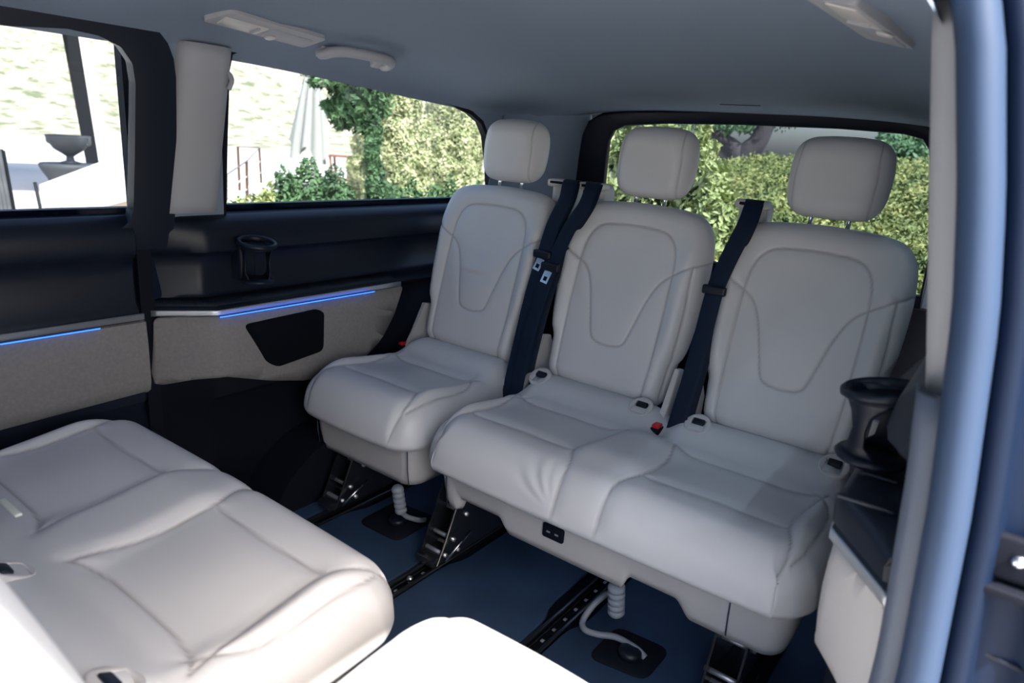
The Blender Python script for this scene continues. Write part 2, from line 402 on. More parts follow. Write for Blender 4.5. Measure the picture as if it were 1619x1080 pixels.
def chrome_posts(parent, cx):
    for s in (-1, 1):
        bm = bmesh.new(); cyl(bm, (cx + s * .045, HY - .005, .955), (cx + s * .045, HY + .002, 1.03), .0055, seg=14)
        mk('headrest_post', bm, m_chrome, parent)
def hinge_cover(parent, x, s):
    """oval beige collar with a black release tab in it"""
    bm = bmesh.new(); c = Vector((x, .455, .452)); tilt = Matrix.Rotation(math.radians(28), 3, 'X')
    out = [(.033 * math.cos(a) * (1 if abs(math.cos(a)) < .8 else 1.0), .036 * math.sin(a)) for a in np.linspace(0, 2 * PI, 33)[:-1]]
    inn = [(-.019, -.022), (.019, -.022), (.019, .018), (-.019, .018)]
    P = lambda l: [c + tilt @ Vector((a, b, 0)) for a, b in l]
    plate(bm, [P(out), P(inn)], tilt @ Vector((0, 0, .010)), .003, 2)
    o = mk('hinge_cover', bm, m_shell, parent, sharp=50)
    bm = bmesh.new(); box(bm, c + tilt @ Vector((0, .0, -.001)), (.037, .039, .003), rot=tilt)
    mk('recess', bm, m_satin, o, smooth=False)
    bm = bmesh.new(); box(bm, c + tilt @ Vector((0, .008, .006)), (.030, .018, .012), rot=tilt, bev=.003); mk('release_tab', bm, m_black, o)
def side_shield(parent, x, s):
    """plastic recliner cover beside the foot of a backrest"""
    bm = bmesh.new(); pr = [(.44, .40), (.475, .36), (.60, .36), (.610, .48), (.565, .555), (.535, .56), (.485, .47)]
    plate(bm, [[(x, a, b) for a, b in pr]], (s * .016, 0, 0), .005, 2)
    mk('recliner_cover', bm, m_shell, parent, sharp=50)
def belt_guide(parent, x):
    bm = bmesh.new(); box(bm, (x, .735, .945), (.075, .085, .13), bev=.022, seg=4)
    box(bm, (x, .70, 1.004), (.082, .06, .024), bev=.010, seg=3)
    g = mk('belt_guide', bm, m_shell, parent)
    bm = bmesh.new(); box(bm, (x, .676, 1.006), (.055, .018, .008), bev=.003); mk('slot', bm, m_blackm, g)
def backrest(parent, cx, me=None, guide=None, hinges=(-1, 1), shields=(-1, 1)):
    o = link('backrest', me or me_back, None, parent); o.location.x = cx
    bm = bmesh.new()                                    # hard back shell behind the padding
    outl = catmull([(a * .93, b * .97 + .01) for a, b in BACK_OUT], 3, True)
    plate(bm, [[bp(cx + u, v, -.075) for u, v in outl]], Vector(bp(0, 0, -.112)) - Vector(bp(0, 0, -.075)), .012, 3)
    mk('back_shell', bm, m_shell, parent, sharp=60)
    h = link('headrest', me_head, None, parent); h.location.x = cx
    chrome_posts(parent, cx)
    for s in hinges: hinge_cover(parent, cx + s * .165, s)
    for s in shields: side_shield(parent, cx + s * .212 - (0 if s > 0 else 0), s)
    if guide is not None: belt_guide(parent, cx + guide)
def recline(parent, deg, names=('backrest', 'back_shell', 'headrest', 'headrest_post', 'belt_guide')):
    pv = Matrix.Translation((0, TY0, TZ0)); R_ = pv @ Matrix.Rotation(math.radians(-deg), 4, 'X') @ pv.inverted()
    for o in parent.children:
        if o.name.split('.')[0] in names: o.matrix_basis = R_ @ o.matrix_basis
def steel_foot(parent, x, handle=True):
    """black steel pedestal that clamps the seat on its floor track, with a bright release bar"""
    bm = bmesh.new()
    for s in (-1, 1):
        plate(bm, [[(x + s * .030, a, b) for a, b in [(.02, .028), (.10, .028), (.40, .028), (.44, .06), (.40, .20), (.36, .29), (.14, .29), (.10, .20), (.045, .075)]]], (s * .006, 0, 0), .002, 1)
    box(bm, (x, .23, .035), (.060, .44, .022), bev=.004)
    box(bm, (x, .12, .22), (.06, .012, .10), bev=.003); box(bm, (x, .30, .25), (.16, .30, .05), bev=.012)
    f = mk('seat_foot', bm, m_steel, parent, sharp=40)
    bm = bmesh.new()
    bm.free()
    for yy, zz in ((.05, .05), (.08, .085), (.13, .14), (.10, .045)):
        bm = bmesh.new(); cyl(bm, (x - .042, yy, zz), (x + .042, yy, zz), .006, seg=12); mk('bolt', bm, m_satin, f)
    if handle:
        bm = bmesh.new(); tube(bm, [(x + .045, .05, .045), (x + .052, .035, .045), (x + .055, .09, .075), (x + .055, .13, .095)], .0035, 8)
        mk('release_bar', bm, m_chrome, f)
def make_seat(name, label, cat, loc, rz, x0, x1, centres, notches, seams_at, guides, hump=None, usb=None, hinges=None, creases=None, feet=(), wr=False, shields=(-1, 1), group=None, lever=False):
    t = thing(name, label, cat, loc, rz, group)
    me = seat_cushion(x0, x1, centres, hump=hump, creases=creases); link('seat_cushion', me, None, t)
    base = mk('seat_base', plinth_mesh(x0 + .025, x1 - .03, notches), m_shell, t); solid(base, .004)
    for xs in seams_at:
        bm = bmesh.new(); tube(bm, [(xs, .047, .325), (xs, .058, .29), (xs, .0605, .24), (xs, .068, .190)], .0016, 6); mk('joint_line', bm, m_rubber, base)
    bm = bmesh.new(); box(bm, ((x0 + x1) / 2, .30, .28), (x1 - x0 - .14, .40, .04), bev=.01); mk('seat_pan', bm, m_blackm, t)
    for c, g, hg in zip(centres, guides, hinges): backrest(t, c, me_back_w if wr else None, g, hg, shields)
    for fx in feet: steel_foot(t, fx)
    if usb:
        bm = bmesh.new(); box(bm, (usb, .0600, .250), (.058, .008, .036), bev=.006, seg=3); u = mk('usb_panel', bm, m_blackm, base); u['label'] = 'black USB socket panel'
        bm = bmesh.new()
        for s in (-1, 1): box(bm, (usb + s * .0115, .0555, .250), (.010, .002, .004), bev=.001)
        mk('socket', bm, m_satin, u)
    return t
def buckle(parent, p, tilt=0, col=None):
    """seat-belt buckle on its stalk"""
    x, y, z = p; bm = bmesh.new(); box(bm, (x, y, z - .03), (.026, .036, .055), bev=.006, seg=3); b = mk('buckle', bm, m_blackm, parent)
    bm = bmesh.new(); box(bm, (x, y - .001, z), (.020, .028, .012), bev=.004, seg=2); r = mk('red_button', bm, m_red, b); r['label'] = 'red release button'
    bm = bmesh.new(); ribbon(bm, [(x, y, z - .05), (x, y + .02, z - .12)], .022, .004, (0, 1, 0)); mk('stalk', bm, m_blackm, b)

Y3 = 1.172
bench3 = make_seat('bench_seat', 'beige leather two-place rear bench with two headrests and a USB panel in its apron', 'seat', (0.25, Y3, 0), 0,
                   -.485, .485, (-.248, .243), ((-.40, -.245), (.105, .245)), (-.42, .335), (-.19, -.195), hump=-.002, usb=-.085,
                   hinges=((-1, 1), (-1, 1)), creases=((-.062, -.06, .0022, 1),), feet=(-.44, .345))
single3 = make_seat('single_seat', 'beige leather single rear seat beside the far wall, left of the bench', 'seat', (-.502, Y3, 0), 0,
                    -.243, .240, (0.0,), (), (-.19, .19), (.20,), hinges=((),), feet=(-.10, ), wr=True)
bench2 = make_seat('bench_seat', 'rear-facing beige leather bench in front, its wide cushion fully seen from above', 'seat', (-.283, .742, 0), PI,
                   -.485, .485, (-.245, .245), ((-.385, -.235), (.105, .245)), (-.42, .345), (.175, .165),
                   hinges=((-1, 1), (-1, 1)), feet=(-.34, .34))
single2 = make_seat('single_seat', 'overexposed white-looking single seat nearest the door, facing the rear', 'seat', (.500, .742, 0), PI,
                    -.243, .240, (0.0,), (), (-.19, .19), (.20,), hinges=((-1, 1),), feet=(0,))
recline(single2, 5.2); recline(bench2, 5)
buckle(bench3, (-.018, .425, .432)); buckle(single3, (-.232, .455, .425))
# small pale bar by the foot of the front bench's far backrest
bm = bmesh.new(); box(bm, (.115, .385, .455), (.075, .012, .006), rot=None, bev=.0025); lv = mk('pale_bar', bm, m_pale, bench2); lv['label'] = 'pale bar at the foot of the backrest'

# ------------------------------------------------------------------ seat belts
def interp(pts, n=6): return [tuple(p) for p in catmull(pts, n)]
def seat_belt(label, pts, tongue_at, tongue_kind, loops=()):
    t = thing('seat_belt', label, 'seat belt', pts[0], 0, 'seat belts of the rear row')
    L = [tuple(np.array(p) - np.array(pts[0])) for p in pts]
    bm = bmesh.new(); P = interp(L); acr = [(1, .0, 0)] * len(P); ribbon(bm, P, .047, .0018, (1, 0, 0)); mk('webbing', bm, m_belt, t, sharp=60)
    bm = bmesh.new()                                    # second run of webbing behind, lap part
    L2 = [(x - .006 + .02 * k / len(L), y + .028, z) for k, (x, y, z) in enumerate(L[1:])]; ribbon(bm, interp(L2), .044, .0018, (1, .25, 0)); mk('lap_webbing', bm, m_belt, t, sharp=60)
    x, y, z = L[tongue_at]; d = (Vector(L[tongue_at + 1]) - Vector(L[tongue_at - 1])).normalized()
    rot = Vector((0, 0, -1)).rotation_difference(d).to_matrix()
    bm = bmesh.new(); box(bm, Vector((x, y - .006, z)), (.062, .016, .024), rot=None, bev=.006, seg=3); b = mk('tongue_slider', bm, m_black, t)
    if tongue_kind:
        bm = bmesh.new(); c = Vector((x - .006, y - .012, z - .028))
        outl = [(-.013, .016), (.013, .016), (.012, -.022), (-.012, -.022)]; inl = [(-.006, -.002), (.006, -.002), (.006, -.015), (-.006, -.015)]
        R_ = Matrix.Rotation(math.radians(tongue_kind), 3, 'Y') @ Matrix.Rotation(math.radians(-20), 3, 'X')
        plate(bm, [[c + R_ @ Vector((a, 0, b_)) for a, b_ in outl], [c + R_ @ Vector((a, 0, b_)) for a, b_ in inl]], R_ @ Vector((0, -.002, 0)))
        mk('metal_tongue', bm, m_chrome, b, smooth=False)
    return t
dy = .004
seat_belt('dark seat belt beside the single rear seat, hanging leftmost of the pair', [(-.262, 1.875, 1.016), (-.240, 1.815, 1.014), (-.222, 1.768, .965), (-.240, 1.742, .89), (-.252, 1.722, .80), (-.260, 1.690, .69), (-.262, 1.655, .56), (-.262, 1.62, .43), (-.262, 1.60, .34)], 4, 14)
seat_belt('blue-black seat belt hanging at the left edge of the middle backrest', [(-.192, 1.875, 1.016), (-.160, 1.815, 1.013), (-.152, 1.765, .955), (-.182, 1.742, .885), (-.200, 1.720, .815), (-.211, 1.707, .770), (-.222, 1.685, .70), (-.230, 1.650, .58), (-.232, 1.615, .45), (-.228, 1.59, .35)], 5, 12)
seat_belt('dark seat belt hanging between the middle and the door-side backrests', [(.300, 1.875, 1.016), (.318, 1.815, 1.013), (.322, 1.766, .96), (.300, 1.742, .87), (.286, 1.718, .79), (.284, 1.688, .68), (.281, 1.655, .565), (.277, 1.625, .47), (.272, 1.60, .38)], 4, 0)

# ------------------------------------------------------------------ cabin shell
# sides lean inwards above the waist: x = -(.845 - (z-.87)*.195)
LN = np.array([1, 0, -.195]); LP = np.array([-.845, 0, .87]); LNv = Vector(LN).normalized()
def onL(px, py): return atp(px, py, LP, LN)
def onR(y, z, d=0): return np.array([.845 - (z - .87) * .195 + d, y, z])
def lean(y, z, d=0): return np.array([-.845 + (z - .87) * .195 + d, y, z])
# floor
bm = bmesh.new(); box(bm, (0.0, .55, -.055), (1.80, 4.3, .09)); struct(mk('floor', bm, m_blackm, smooth=False))
# rubber floor covers between the tracks
TR = (-.585, -.190, .196, .600)
bands = [(-.86, TR[0] - .030), (TR[0] + .030, TR[1] - .030), (TR[1] + .030, TR[2] - .030), (TR[2] + .030, TR[3] - .030), (TR[3] + .030, .86)]
for i, (a, b) in enumerate(bands):
    bm = bmesh.new()
    def e_(y, s): return .022 * (sstep(np.array([y]), 1.22, 1.30)[0] - sstep(np.array([y]), 1.62, 1.70)[0]) * s
    L1 = [(a + e_(y, 1) * (i > 0), y, 0.004) for y in np.linspace(-1.2, 2.45, 110)]
    L2 = [(b - e_(y, 1) * (i < 4), y, 0.004) for y in np.linspace(2.45, -1.2, 110)]
    plate(bm, [L1 + L2], (0, 0, -.012 + .02), .006, 3)
    me_o = mk('floor_mat', bm, m_mat, sharp=40)
    tag(me_o, ['dark rubber floor cover along the far wall', 'blue-black rubber floor cover under the single rear seat', 'wide blue-black rubber floor cover in the middle of the aisle', 'rubber floor cover carrying the grey cable, near the door side', 'narrow rubber floor cover at the door sill'][i], 'floor mat')
for i, x in enumerate(TR):
    t = thing('seat_track', ['black seat track in the shadow nearest the far wall', 'black seat track with a bright stud under the bench’s left foot', 'black seat track running out from under the middle of the bench', 'black seat track below the door-side end of the bench'][i].replace('’', "'"), 'seat track', (x, .6, 0))
    bm = bmesh.new()
    for s in (-1, 1): box(bm, (s * .020, 0, .006), (.010, 3.6, .014), bev=.002, seg=1)
    for s in (-1, 1): box(bm, (s * .009, 0, .001), (.003, 3.6, .008))
    mk('rail', bm, m_steel, t)
    for k in range(14) if i in (1, 2) else ():
        bm = bmesh.new(); box(bm, (0, .38 + k * .05, -.002), (.010, .010, .004), bev=.0015, seg=1); mk('detent', bm, m_satin, t)
    if i in (1, 2):
        bm = bmesh.new(); lathe(bm, [(.009, .0), (.010, .006), (.006, .011), (.001, .012)], 16, Matrix.Translation((0.0, .53 if i == 1 else .50, .004))); mk('stud', bm, m_chrome, t)

# headliner
def hl_edge(y): return 1.262 - .055 * float(sstep(np.array([y]), .9, 2.2)[0])
def hl_mid(y): return 1.375 - .105 * float(sstep(np.array([y]), 1.1, 2.62)[0])
def hl_pt(a, y):
    ze, zc = hl_edge(y), hl_mid(y); e = (1 - abs(a) ** 3.4) ** .62
    bead = .006 * math.exp(-((y - 1.05) / .05) ** 2)
    return (a * (.775 - .02 * (y > 2.3)), y, ze + (zc - ze) * e - bead * e)
hl_as = [-1, -.995, -.985, -.97] + list(np.linspace(-.95, .95, 60)) + [.97, .985, .995, 1]
hl_ys = list(np.linspace(-1.6, 2.62, 90))
bm = bmesh.new(); loft(bm, [[hl_pt(a, y) for a in hl_as] for y in hl_ys])
hl = struct(mk('ceiling', bm, m_head))
from mathutils.bvhtree import BVHTree
bm = bmesh.new(); loft(bm, [[hl_pt(a, y) for a in hl_as] for y in hl_ys]); bm.normal_update(); HLB = BVHTree.FromBMesh(bm); bm.free()
def onH(px, py):
    r = Vector(ray(px, py)).normalized(); h = HLB.ray_cast(Vector(CAM), r)
    n = h[1]; 
    if n.dot(r) > 0: n = -n
    return h[0], n
# outer roof skin
bm = bmesh.new(); loft(bm, [[(a * .80, y, 1.335 + .12 * (1 - abs(a) ** 5) ** .5) for a in np.linspace(-1, 1, 41)] for y in np.linspace(-1.6, 2.75, 12)])
rs = struct(mk('roof', bm, m_paint)); solid(rs, .01)

# ---- far side, upper wall with the quarter window
def rounded(pts, r, n=5, closed=True):
    """round the corners of a 3D polygon"""
    P = [np.array(p, float) for p in pts]; N = len(P); out = []
    for i in range(N):
        a, b, c = P[i - 1], P[i], P[(i + 1) % N]; rr = r[i] if isinstance(r, (list, tuple)) else r
        u = a - b; v = c - b; lu, lv = np.linalg.norm(u), np.linalg.norm(v); k = min(rr, lu * .48, lv * .48)
        if k <= 0: out.append(b); continue
        p0 = b + u / lu * k; p1 = b + v / lv * k
        for j in range(n + 1):
            t = j / n; out.append((1 - t) ** 2 * p0 + 2 * t * (1 - t) * b + t * t * p1)
    return out
def inset(loop, d, c=None):
    c = np.mean(loop, 0) if c is None else c
    out = []
    N = len(loop)
    for i in range(N):
        a = np.array(loop[i - 1]); b = np.array(loop[i]); e = np.array(loop[(i + 1) % N]); t = e - a; t = t / max(np.linalg.norm(t), 1e-9)
        n_ = np.cross(np.array(LNv), t); n_ = n_ / np.linalg.norm(n_)
        out.append(b + n_ * d)
    return out
QW_px = [(355, 349), (353, 215), (356, 110), (362, 82), (378, 74), (440, 85), (520, 102), (600, 124), (670, 146), (715, 162), (745, 177), (762, 192), (771, 215), (776, 262), (778, 320), (775, 338)]
QW = [onL(*p) for p in QW_px]
SGN = 1
t1 = inset(QW, .01); 
if np.linalg.norm(np.mean(t1, 0) - np.array(t1[3])) < np.linalg.norm(np.mean(QW, 0) - np.array(QW[3])): SGN = -1
outerQ = [lean(.83, .81), lean(2.62, .81), lean(2.62, 1.235), lean(2.0, 1.245), lean(1.2, 1.31), lean(.83, 1.32)]
bm = bmesh.new(); plate(bm, [outerQ, QW], LNv * -.03); wl = struct(mk('wall_left', bm, m_head, sharp=40))
fr_out = inset(QW, .004 * SGN); fr_in = inset(QW, -.010 * SGN)
bm = bmesh.new(); frame_strip(bm, [p + np.array(LNv) * .004 for p in fr_out], [p + np.array(LNv) * .004 for p in fr_in], LNv * -.03)
struct(mk('trim_1', bm, m_blackm, sharp=40))
bm = bmesh.new(); plate(bm, [[p - np.array(LNv) * .018 for p in inset(QW, .002 * SGN)]], LNv * -.004); struct(mk('window_1', bm, m_glass, smooth=False))
# far pillar trim (beige), curved in plan
def pillar(sx):
    bm = bmesh.new(); rings = []
    for z in np.linspace(.885, 1.285, 14):
        x = .845 - (z - .87) * .195; yb = .862 - (z - .885) * .02; ye = onL(352, 340)[1] + .004 - (1.0 if False else 0)
        ye = 1.020 + .012 * (z - .9) / .38
        if sx > 0: x += .020
        else: yb = .888 + (z - .885) * .06
        ring = [(x + .03, yb - .012), (x + .01, yb - .010), (x - .010, yb - .004), (x - .024, yb + .012), (x - .028, yb + .04), (x - .026, ye - .03), (x - .018, ye - .008), (x - .004, ye), (x + .02, ye)]
        rings.append([(sx * a, b, z) for a, b in ring])
    loft(bm, rings); return bm
p = struct(mk('trim_2', pillar(-1), m_trimgrey)); solid(p, .003, 1)
p = struct(mk('trim_3', pillar(1), m_trimgrey)); solid(p, .003, -1)

# ---- quarter panels (both sides share the section; far side is mirrored)
def Sx(y): return .770 + .100 * (1 - min(1, max(0, (y - .835) / .135)))
Y_ST = [.835, .84, .86, .88, .90, .92, .94, .96, .97, .98] + list(np.linspace(1.02, 2.5, 40))
def lofty(bm, sec, sx, ys=Y_ST, y_end=None, zs=None):
    rings = []
    for y in ys:
        f = Sx(y) - .77; rings.append([(sx * (x + f * k), y, z) for x, z, k in sec])
    loft(bm, rings)
SEC_UP = [(.90, .615, 1), (.772, .628, 1), (.766, .636, 1), (.772, .643, 1), (.800, .650, 1), (.828, .656, .9), (.838, .668, .8), (.838, .74, .7), (.836, .764, .7), (.822, .778, .7), (.806, .784, .7), (.802, .800, .65), (.806, .835, .5), (.818, .856, .35), (.842, .872, .1), (.87, .876, 0)]
SEC_LO = [(.83, .0, .6), (.83, .20, .6), (.825, .36, .8), (.800, .38, 1)]
def Zc(y): return .0
for sx, nm in ((-1, 'wall_left'), (1, 'wall_right')):
    bm = bmesh.new(); lofty(bm, SEC_UP, sx); o = struct(mk(nm, bm, m_black, sharp=50)); solid(o, .004, 0)
    bm = bmesh.new(); lofty(bm, SEC_LO + [(.80, .62, 1)], sx); o = struct(mk(nm, bm, m_blackm, sharp=50)); solid(o, .004, 0)
# carbon-weave shelf insert at the front of each upper panel
for sx, nm in ((-1, 'trim_4'), (1, 'trim_5')):
    bm = bmesh.new(); ys = [.845, .86, .88, .90, .92, .94, .96, .97, .98] + list(np.linspace(1.02, 1.62, 14)); rings = []
    for y in ys:
        f = Sx(y) - .77; rings.append([(sx * (x + f * k), y, z + .0025) for x, z, k in [(.774, .643, 1), (.800, .650, 1), (.826, .656, .9)]])
    loft(bm, rings); o = struct(mk(nm, bm, m_carbon)); solid(o, .001, 0)
# cloth panel: (y,z) outline swept to the panel surface
def cloth(sx, outline_yz, name):
    bm = bmesh.new(); vs = [bm.verts.new((0, y, z)) for y, z in outline_yz]; es = [bm.edges.new((vs[i], vs[(i + 1) % len(vs)])) for i in range(len(vs))]
    bmesh.ops.triangle_fill(bm, use_beauty=True, edges=es)
    for y in list(np.linspace(.85, 1.0, 8)) + [1.1, 1.2, 1.3, 1.4, 1.5]:
        bmesh.ops.bisect_plane(bm, geom=bm.verts[:] + bm.edges[:] + bm.faces[:], plane_co=(0, y, 0), plane_no=(0, 1, 0))
    for z in (.42, .46, .5, .54, .58):
        bmesh.ops.bisect_plane(bm, geom=bm.verts[:] + bm.edges[:] + bm.faces[:], plane_co=(0, 0, z), plane_no=(0, 0, 1))
    for v in bm.verts:
        y, z = v.co.y, v.co.z; v.co.x = sx * (Sx(y) + .000 + .018 * (.62 - z) / .25 - .010 * math.sin(PI * min(1, max(0, (z - .38) / .24))))
    return bm
LPx = lambda px, py: (lambda p: (p[1], p[2]))(at(px, py, 0, -.775))
cl = [(.838, .462), (.85, .617), (.90, .619), (1.10, .619), (1.30, .619), (1.64, .619), (1.60, .53), (1.55, .45), (1.49, .40), (1.42, .375), (1.34, .362), (1.25, .372), (1.12, .405), (1.03, .435), (.98, .452), (.92, .448), (.86, .435), (.842, .44)]
cl = [tuple(p) for p in rounded([(a, b, 0) for a, b in cl], .012, 3)]; cl = [(a[0], a[1]) for a in cl]
for sx, nm in ((-1, 'trim_6'), (1, 'trim_7')):
    o = struct(mk(nm, cloth(sx, cl, nm), m_cloth if sx < 0 else m_shell, sharp=60)); solid(o, .014, -1 if sx < 0 else 1)
# speaker grille on the far side
sp = rounded([(lambda p: (p[1], p[2], 0))(at(px, py, 0, -.765)) for px, py in [(381, 512), (497, 487), (506, 493), (505, 552), (432, 578), (418, 570)]], [.02, .012, .008, .02, .02, .01], 5)
bm = bmesh.new(); plate(bm, [[(-.778, a, b) for a, b, _ in sp]], (.033, 0, 0), .003, 2)
spk = mk('speaker_grille', bm, M('grille', (.002, .003, .006), .9, spec=.15, bump=('vor', 420, .6, .001)), sharp=50)
tag(spk, 'black speaker grille set into the beige cloth side panel', 'speaker')
# chrome strip and ambient light line
def sx_line(sx, off, z, ys): return [(sx * (Sx(y) + off), y, z) for y in ys]
ysL = list(np.linspace(.842, .98, 12)) + list(np.linspace(1.05, 1.635, 10))
for sx, lab in ((-1, 'chrome trim strip with a blue light line on the far side panel'), (1, 'chrome trim strip on the door-side panel below the black console')):
    t = thing('trim_strip', lab, 'trim strip', (sx * Sx(.842), .842, .626))
    lo = lambda P: [tuple(np.array(p) - np.array([sx * Sx(.842), .842, .626])) for p in P]
    bm = bmesh.new(); ribbon(bm, lo(sx_line(sx, -.006, .628, ysL)), .016, .006, (.0, 0, 1)); mk('chrome_strip', bm, m_satin, t)
    if sx > 0: continue
    bm = bmesh.new(); tube(bm, lo(sx_line(sx, -.021, .6205, [y for y in ysL if y > .965 and y < 1.56])), .0015, 8); l_ = mk('light_line', bm, m_blue, t); l_['label'] = 'glowing blue light line'
# cup holders
def cupholder(loc, sx, label, big=1.0, group=None):
    t = thing('cup_holder', label, 'cup holder', loc, 0, 'side cup holders'); k = big
    bm = bmesh.new(); R1, R2 = .046 * k, .036 * k      # ring at the top, base ring, ribs between
    lathe(bm, [(R1, .0), (R1 + .006, .004), (R1 + .006, .012), (R1 + .001, .016), (R1 - .004, .012), (R1 - .006, .0), (R1 - .004, -.004), (R1, .0)], 36, Matrix.Rotation(math.radians(-10 * sx), 4, 'Y')); 
    mk('rim', bm, m_black, t)
    bm = bmesh.new(); n = 26
    for ac in (238, 75):
        rr = []
        for z, r, ha in ((.004, R1 - .002, 66), (-.010, R1 - .005, 46), (-.026, R1 - .011, 26), (-.048, R2 - .003, 17), (-.072, R2 - .002, 22), (-.095, R2 + .002, 60)):
            a0, a1 = ac - ha, ac + ha
            rr.append([((r - q) * math.cos(math.radians(a)), (r - q) * math.sin(math.radians(a)), z) for a, q in [(a0 + (a1 - a0) * j / 10, 0) for j in range(11)] + [(a1 - (a1 - a0) * j / 10, .004) for j in range(11)]])
        loft(bm, rr, closed=True, cap=True)
    mk('side_web', bm, m_black, t)
    bm = bmesh.new(); lathe(bm, [(.001, -.100), (R2 + .006, -.100), (R2 + .009, -.094), (R2 + .004, -.088), (.001, -.090)], 32); mk('cup_base', bm, m_black, t)
    bm = bmesh.new(); box(bm, (sx * (R1 + .020), 0, -.045), (.05, .05, .12), bev=.010); mk('mount', bm, m_black, t)
    return t
cupholder((-.752, 1.083, .800), -1, 'black cup holder clipped to the far side panel above the speaker')
cupholder((.778, 1.08, .806), 1, 'waisted black cup holder on the door-side panel, in front of the seat', 1.12)
# black console top on the near side
bm = bmesh.new()
secC = []
for y in np.linspace(.86, 1.30, 24):
    f = Sx(y) - .77; e = .012 * (1 - min(1, (y - .86) / .04))
    secC.append([(.762 + f, y, .645), (.760 + f, y, .675 - e), (.764 + f, y, .690 - e), (.775 + f, y, .697 - e), (.835 + f * .4, y, .702 - e), (.86, y, .705 - e), (.86, y, .645)])
loft(bm, secC, closed=True, cap=True)
cs = mk('console_top', bm, m_black, sharp=50); tag(cs, 'black console top under the door-side cup holder', 'console')
for dy_, wdt in ((.0, .05), (-.10, .07)):
    bm = bmesh.new(); box(bm, (.80, 1.03 + dy_, .703), (wdt, .006, .006), bev=.002); mk('rib', bm, m_black, cs)

# ---- far side sliding door
D_in = [(-130, 375), (-130, 20), (0, 38), (100, 43), (150, 54), (185, 72), (203, 98), (208, 130), (207, 250), (205, 330), (199, 350), (180, 360), (100, 365), (0, 369)]
DIN = [onL(*p) for p in D_in]
DIN = [DIN[0] * 1.0, DIN[1] * 1.0] + DIN[2:]
outD = [lean(-.75, .865), lean(-.75, 1.36), lean(.45, 1.335)] + [onL(*p) for p in [(300, 2), (262, 34), (275, 70), (280, 110), (277, 200), (272, 335)]][0:0]
def outer_door():
    L = [lean(-.75, .80), lean(-.75, 1.36), lean(.40, 1.350)] + [onL(*q) for q in ((120, 2), (150, 7), (188, 16), (220, 29), (243, 45), (259, 66), (268, 90), (272, 120), (273, 200), (271, 335))] + [lean(.90, .80)]
    return L
DIN = rounded(DIN, .004, 2)
off = np.array(LNv) * .012
bm = bmesh.new(); plate(bm, [[p - off for p in outer_door()], [p - off for p in DIN]], LNv * .030, .010, 4); struct(mk('door_1', bm, m_black, sharp=40))
bm = bmesh.new(); plate(bm, [[p - off * 1.4 for p in inset(DIN, .003 * SGN)]], LNv * -.004); struct(mk('window_2', bm, m_glass, smooth=False))
# lower door trim
yD = list(np.linspace(-.75, .80, 12)) + [.812, .82]
def door_sec(y):
    e = .0 if y < .80 else (y - .80) * 1.6
    return [(x + (0 if x > .86 else e), z) for x, z in [(.90, .0), (.868, .0), (.862, .30), (.858, .40), (.838, .405), (.836, .625), (.840, .652), (.850, .664), (.852, .74), (.850, .77), (.835, .785), (.826, .80), (.826, .835), (.835, .862), (.852, .878), (.90, .88)]]
bm = bmesh.new(); loft(bm, [[(-x, y, z) for x, z in door_sec(y)] for y in yD], cap=False); o = struct(mk('door_1', bm, m_black, sharp=50)); solid(o, .004, 0)
bm = bmesh.new(); cz = [(.845, .40), (.828, .412), (.822, .46), (.822, .56), (.826, .618), (.845, .624)]
loft(bm, [[(-x, y, z + (.0 if k else .0) + (.03 * max(0, y) * (z < .45))) for k, (x, z) in enumerate(cz)] for y in list(np.linspace(-.75, .79, 16)) + [.806, .812]], cap=True)
o = struct(mk('trim_8', bm, m_cloth, sharp=60))
t = thing('trim_strip', 'chrome trim strip with a blue light line on the far sliding door', 'trim strip', (-.83, -.7, .636))
bm = bmesh.new(); ribbon(bm, [(.014, 0, 0), (.014, .8, 0), (.014, 1.503, 0)], .016, .007, (0, 0, 1)); mk('chrome_strip', bm, m_satin, t)
bm = bmesh.new(); tube(bm, [(.014, 0, -.014), (.014, 1.40, -.014)], .0015, 8); l_ = mk('light_line', bm, m_blue, t); l_['label'] = 'glowing blue light line'
# dark body behind the door gap and lower far wall
bm = bmesh.new(); box(bm, (-.90, .9, .42), (.03, 3.6, .95)); struct(mk('wall_left', bm, m_paint, smooth=False))
bm = bmesh.new(); box(bm, (-.872, .835, .62), (.03, .035, 1.3)); struct(mk('door_1', bm, m_blackm, smooth=False))
# wheel arch hump on the far side
bm = bmesh.new(); prof = [(1.05, .0), (1.10, .10), (1.20, .18), (1.34, .215), (1.48, .20), (1.60, .13), (1.66, .0)]
loft(bm, [[(x, y, z) for y, z in catmull(prof, 4)] for x in (-.86, -.70, -.675, -.67)], cap=True); struct(mk('trim_9', bm, m_blackm, sharp=60))

# ---- overhead vent and light module, grab handle
def frame_at(px, py):
    p, n = onH(px, py); return p, n
p0, n0 = frame_at(420, 45); pe, _ = frame_at(350, 25); pf, _ = frame_at(500, 66)
ydir = (pf - pe).normalized(); n0 = (n0 - ydir * n0.dot(ydir)).normalized(); xdir = ydir.cross(n0)
MX = Matrix((ydir, xdir, n0)).transposed()
def loc2(a, b, c=0): return MX @ Vector((a, b, c))
t = thing('overhead_module', 'beige overhead vent and reading light module above the quarter window', 'overhead module', p0)
Lm = (pf - pe).length / 2 + .010
upv = 1 if xdir.z > 0 else -1
bm = bmesh.new(); o1 = rounded([(-Lm, -.030 * upv, 0), (-Lm * .86, .050 * upv, 0), (Lm, .046 * upv, 0), (Lm * .97, -.034 * upv, 0)], .014, 5)
plate(bm, [[loc2(a, b, -.006) for a, b, c in o1]], loc2(0, 0, .014), .005, 3); mk('housing', bm, m_trimgrey, t, sharp=60)
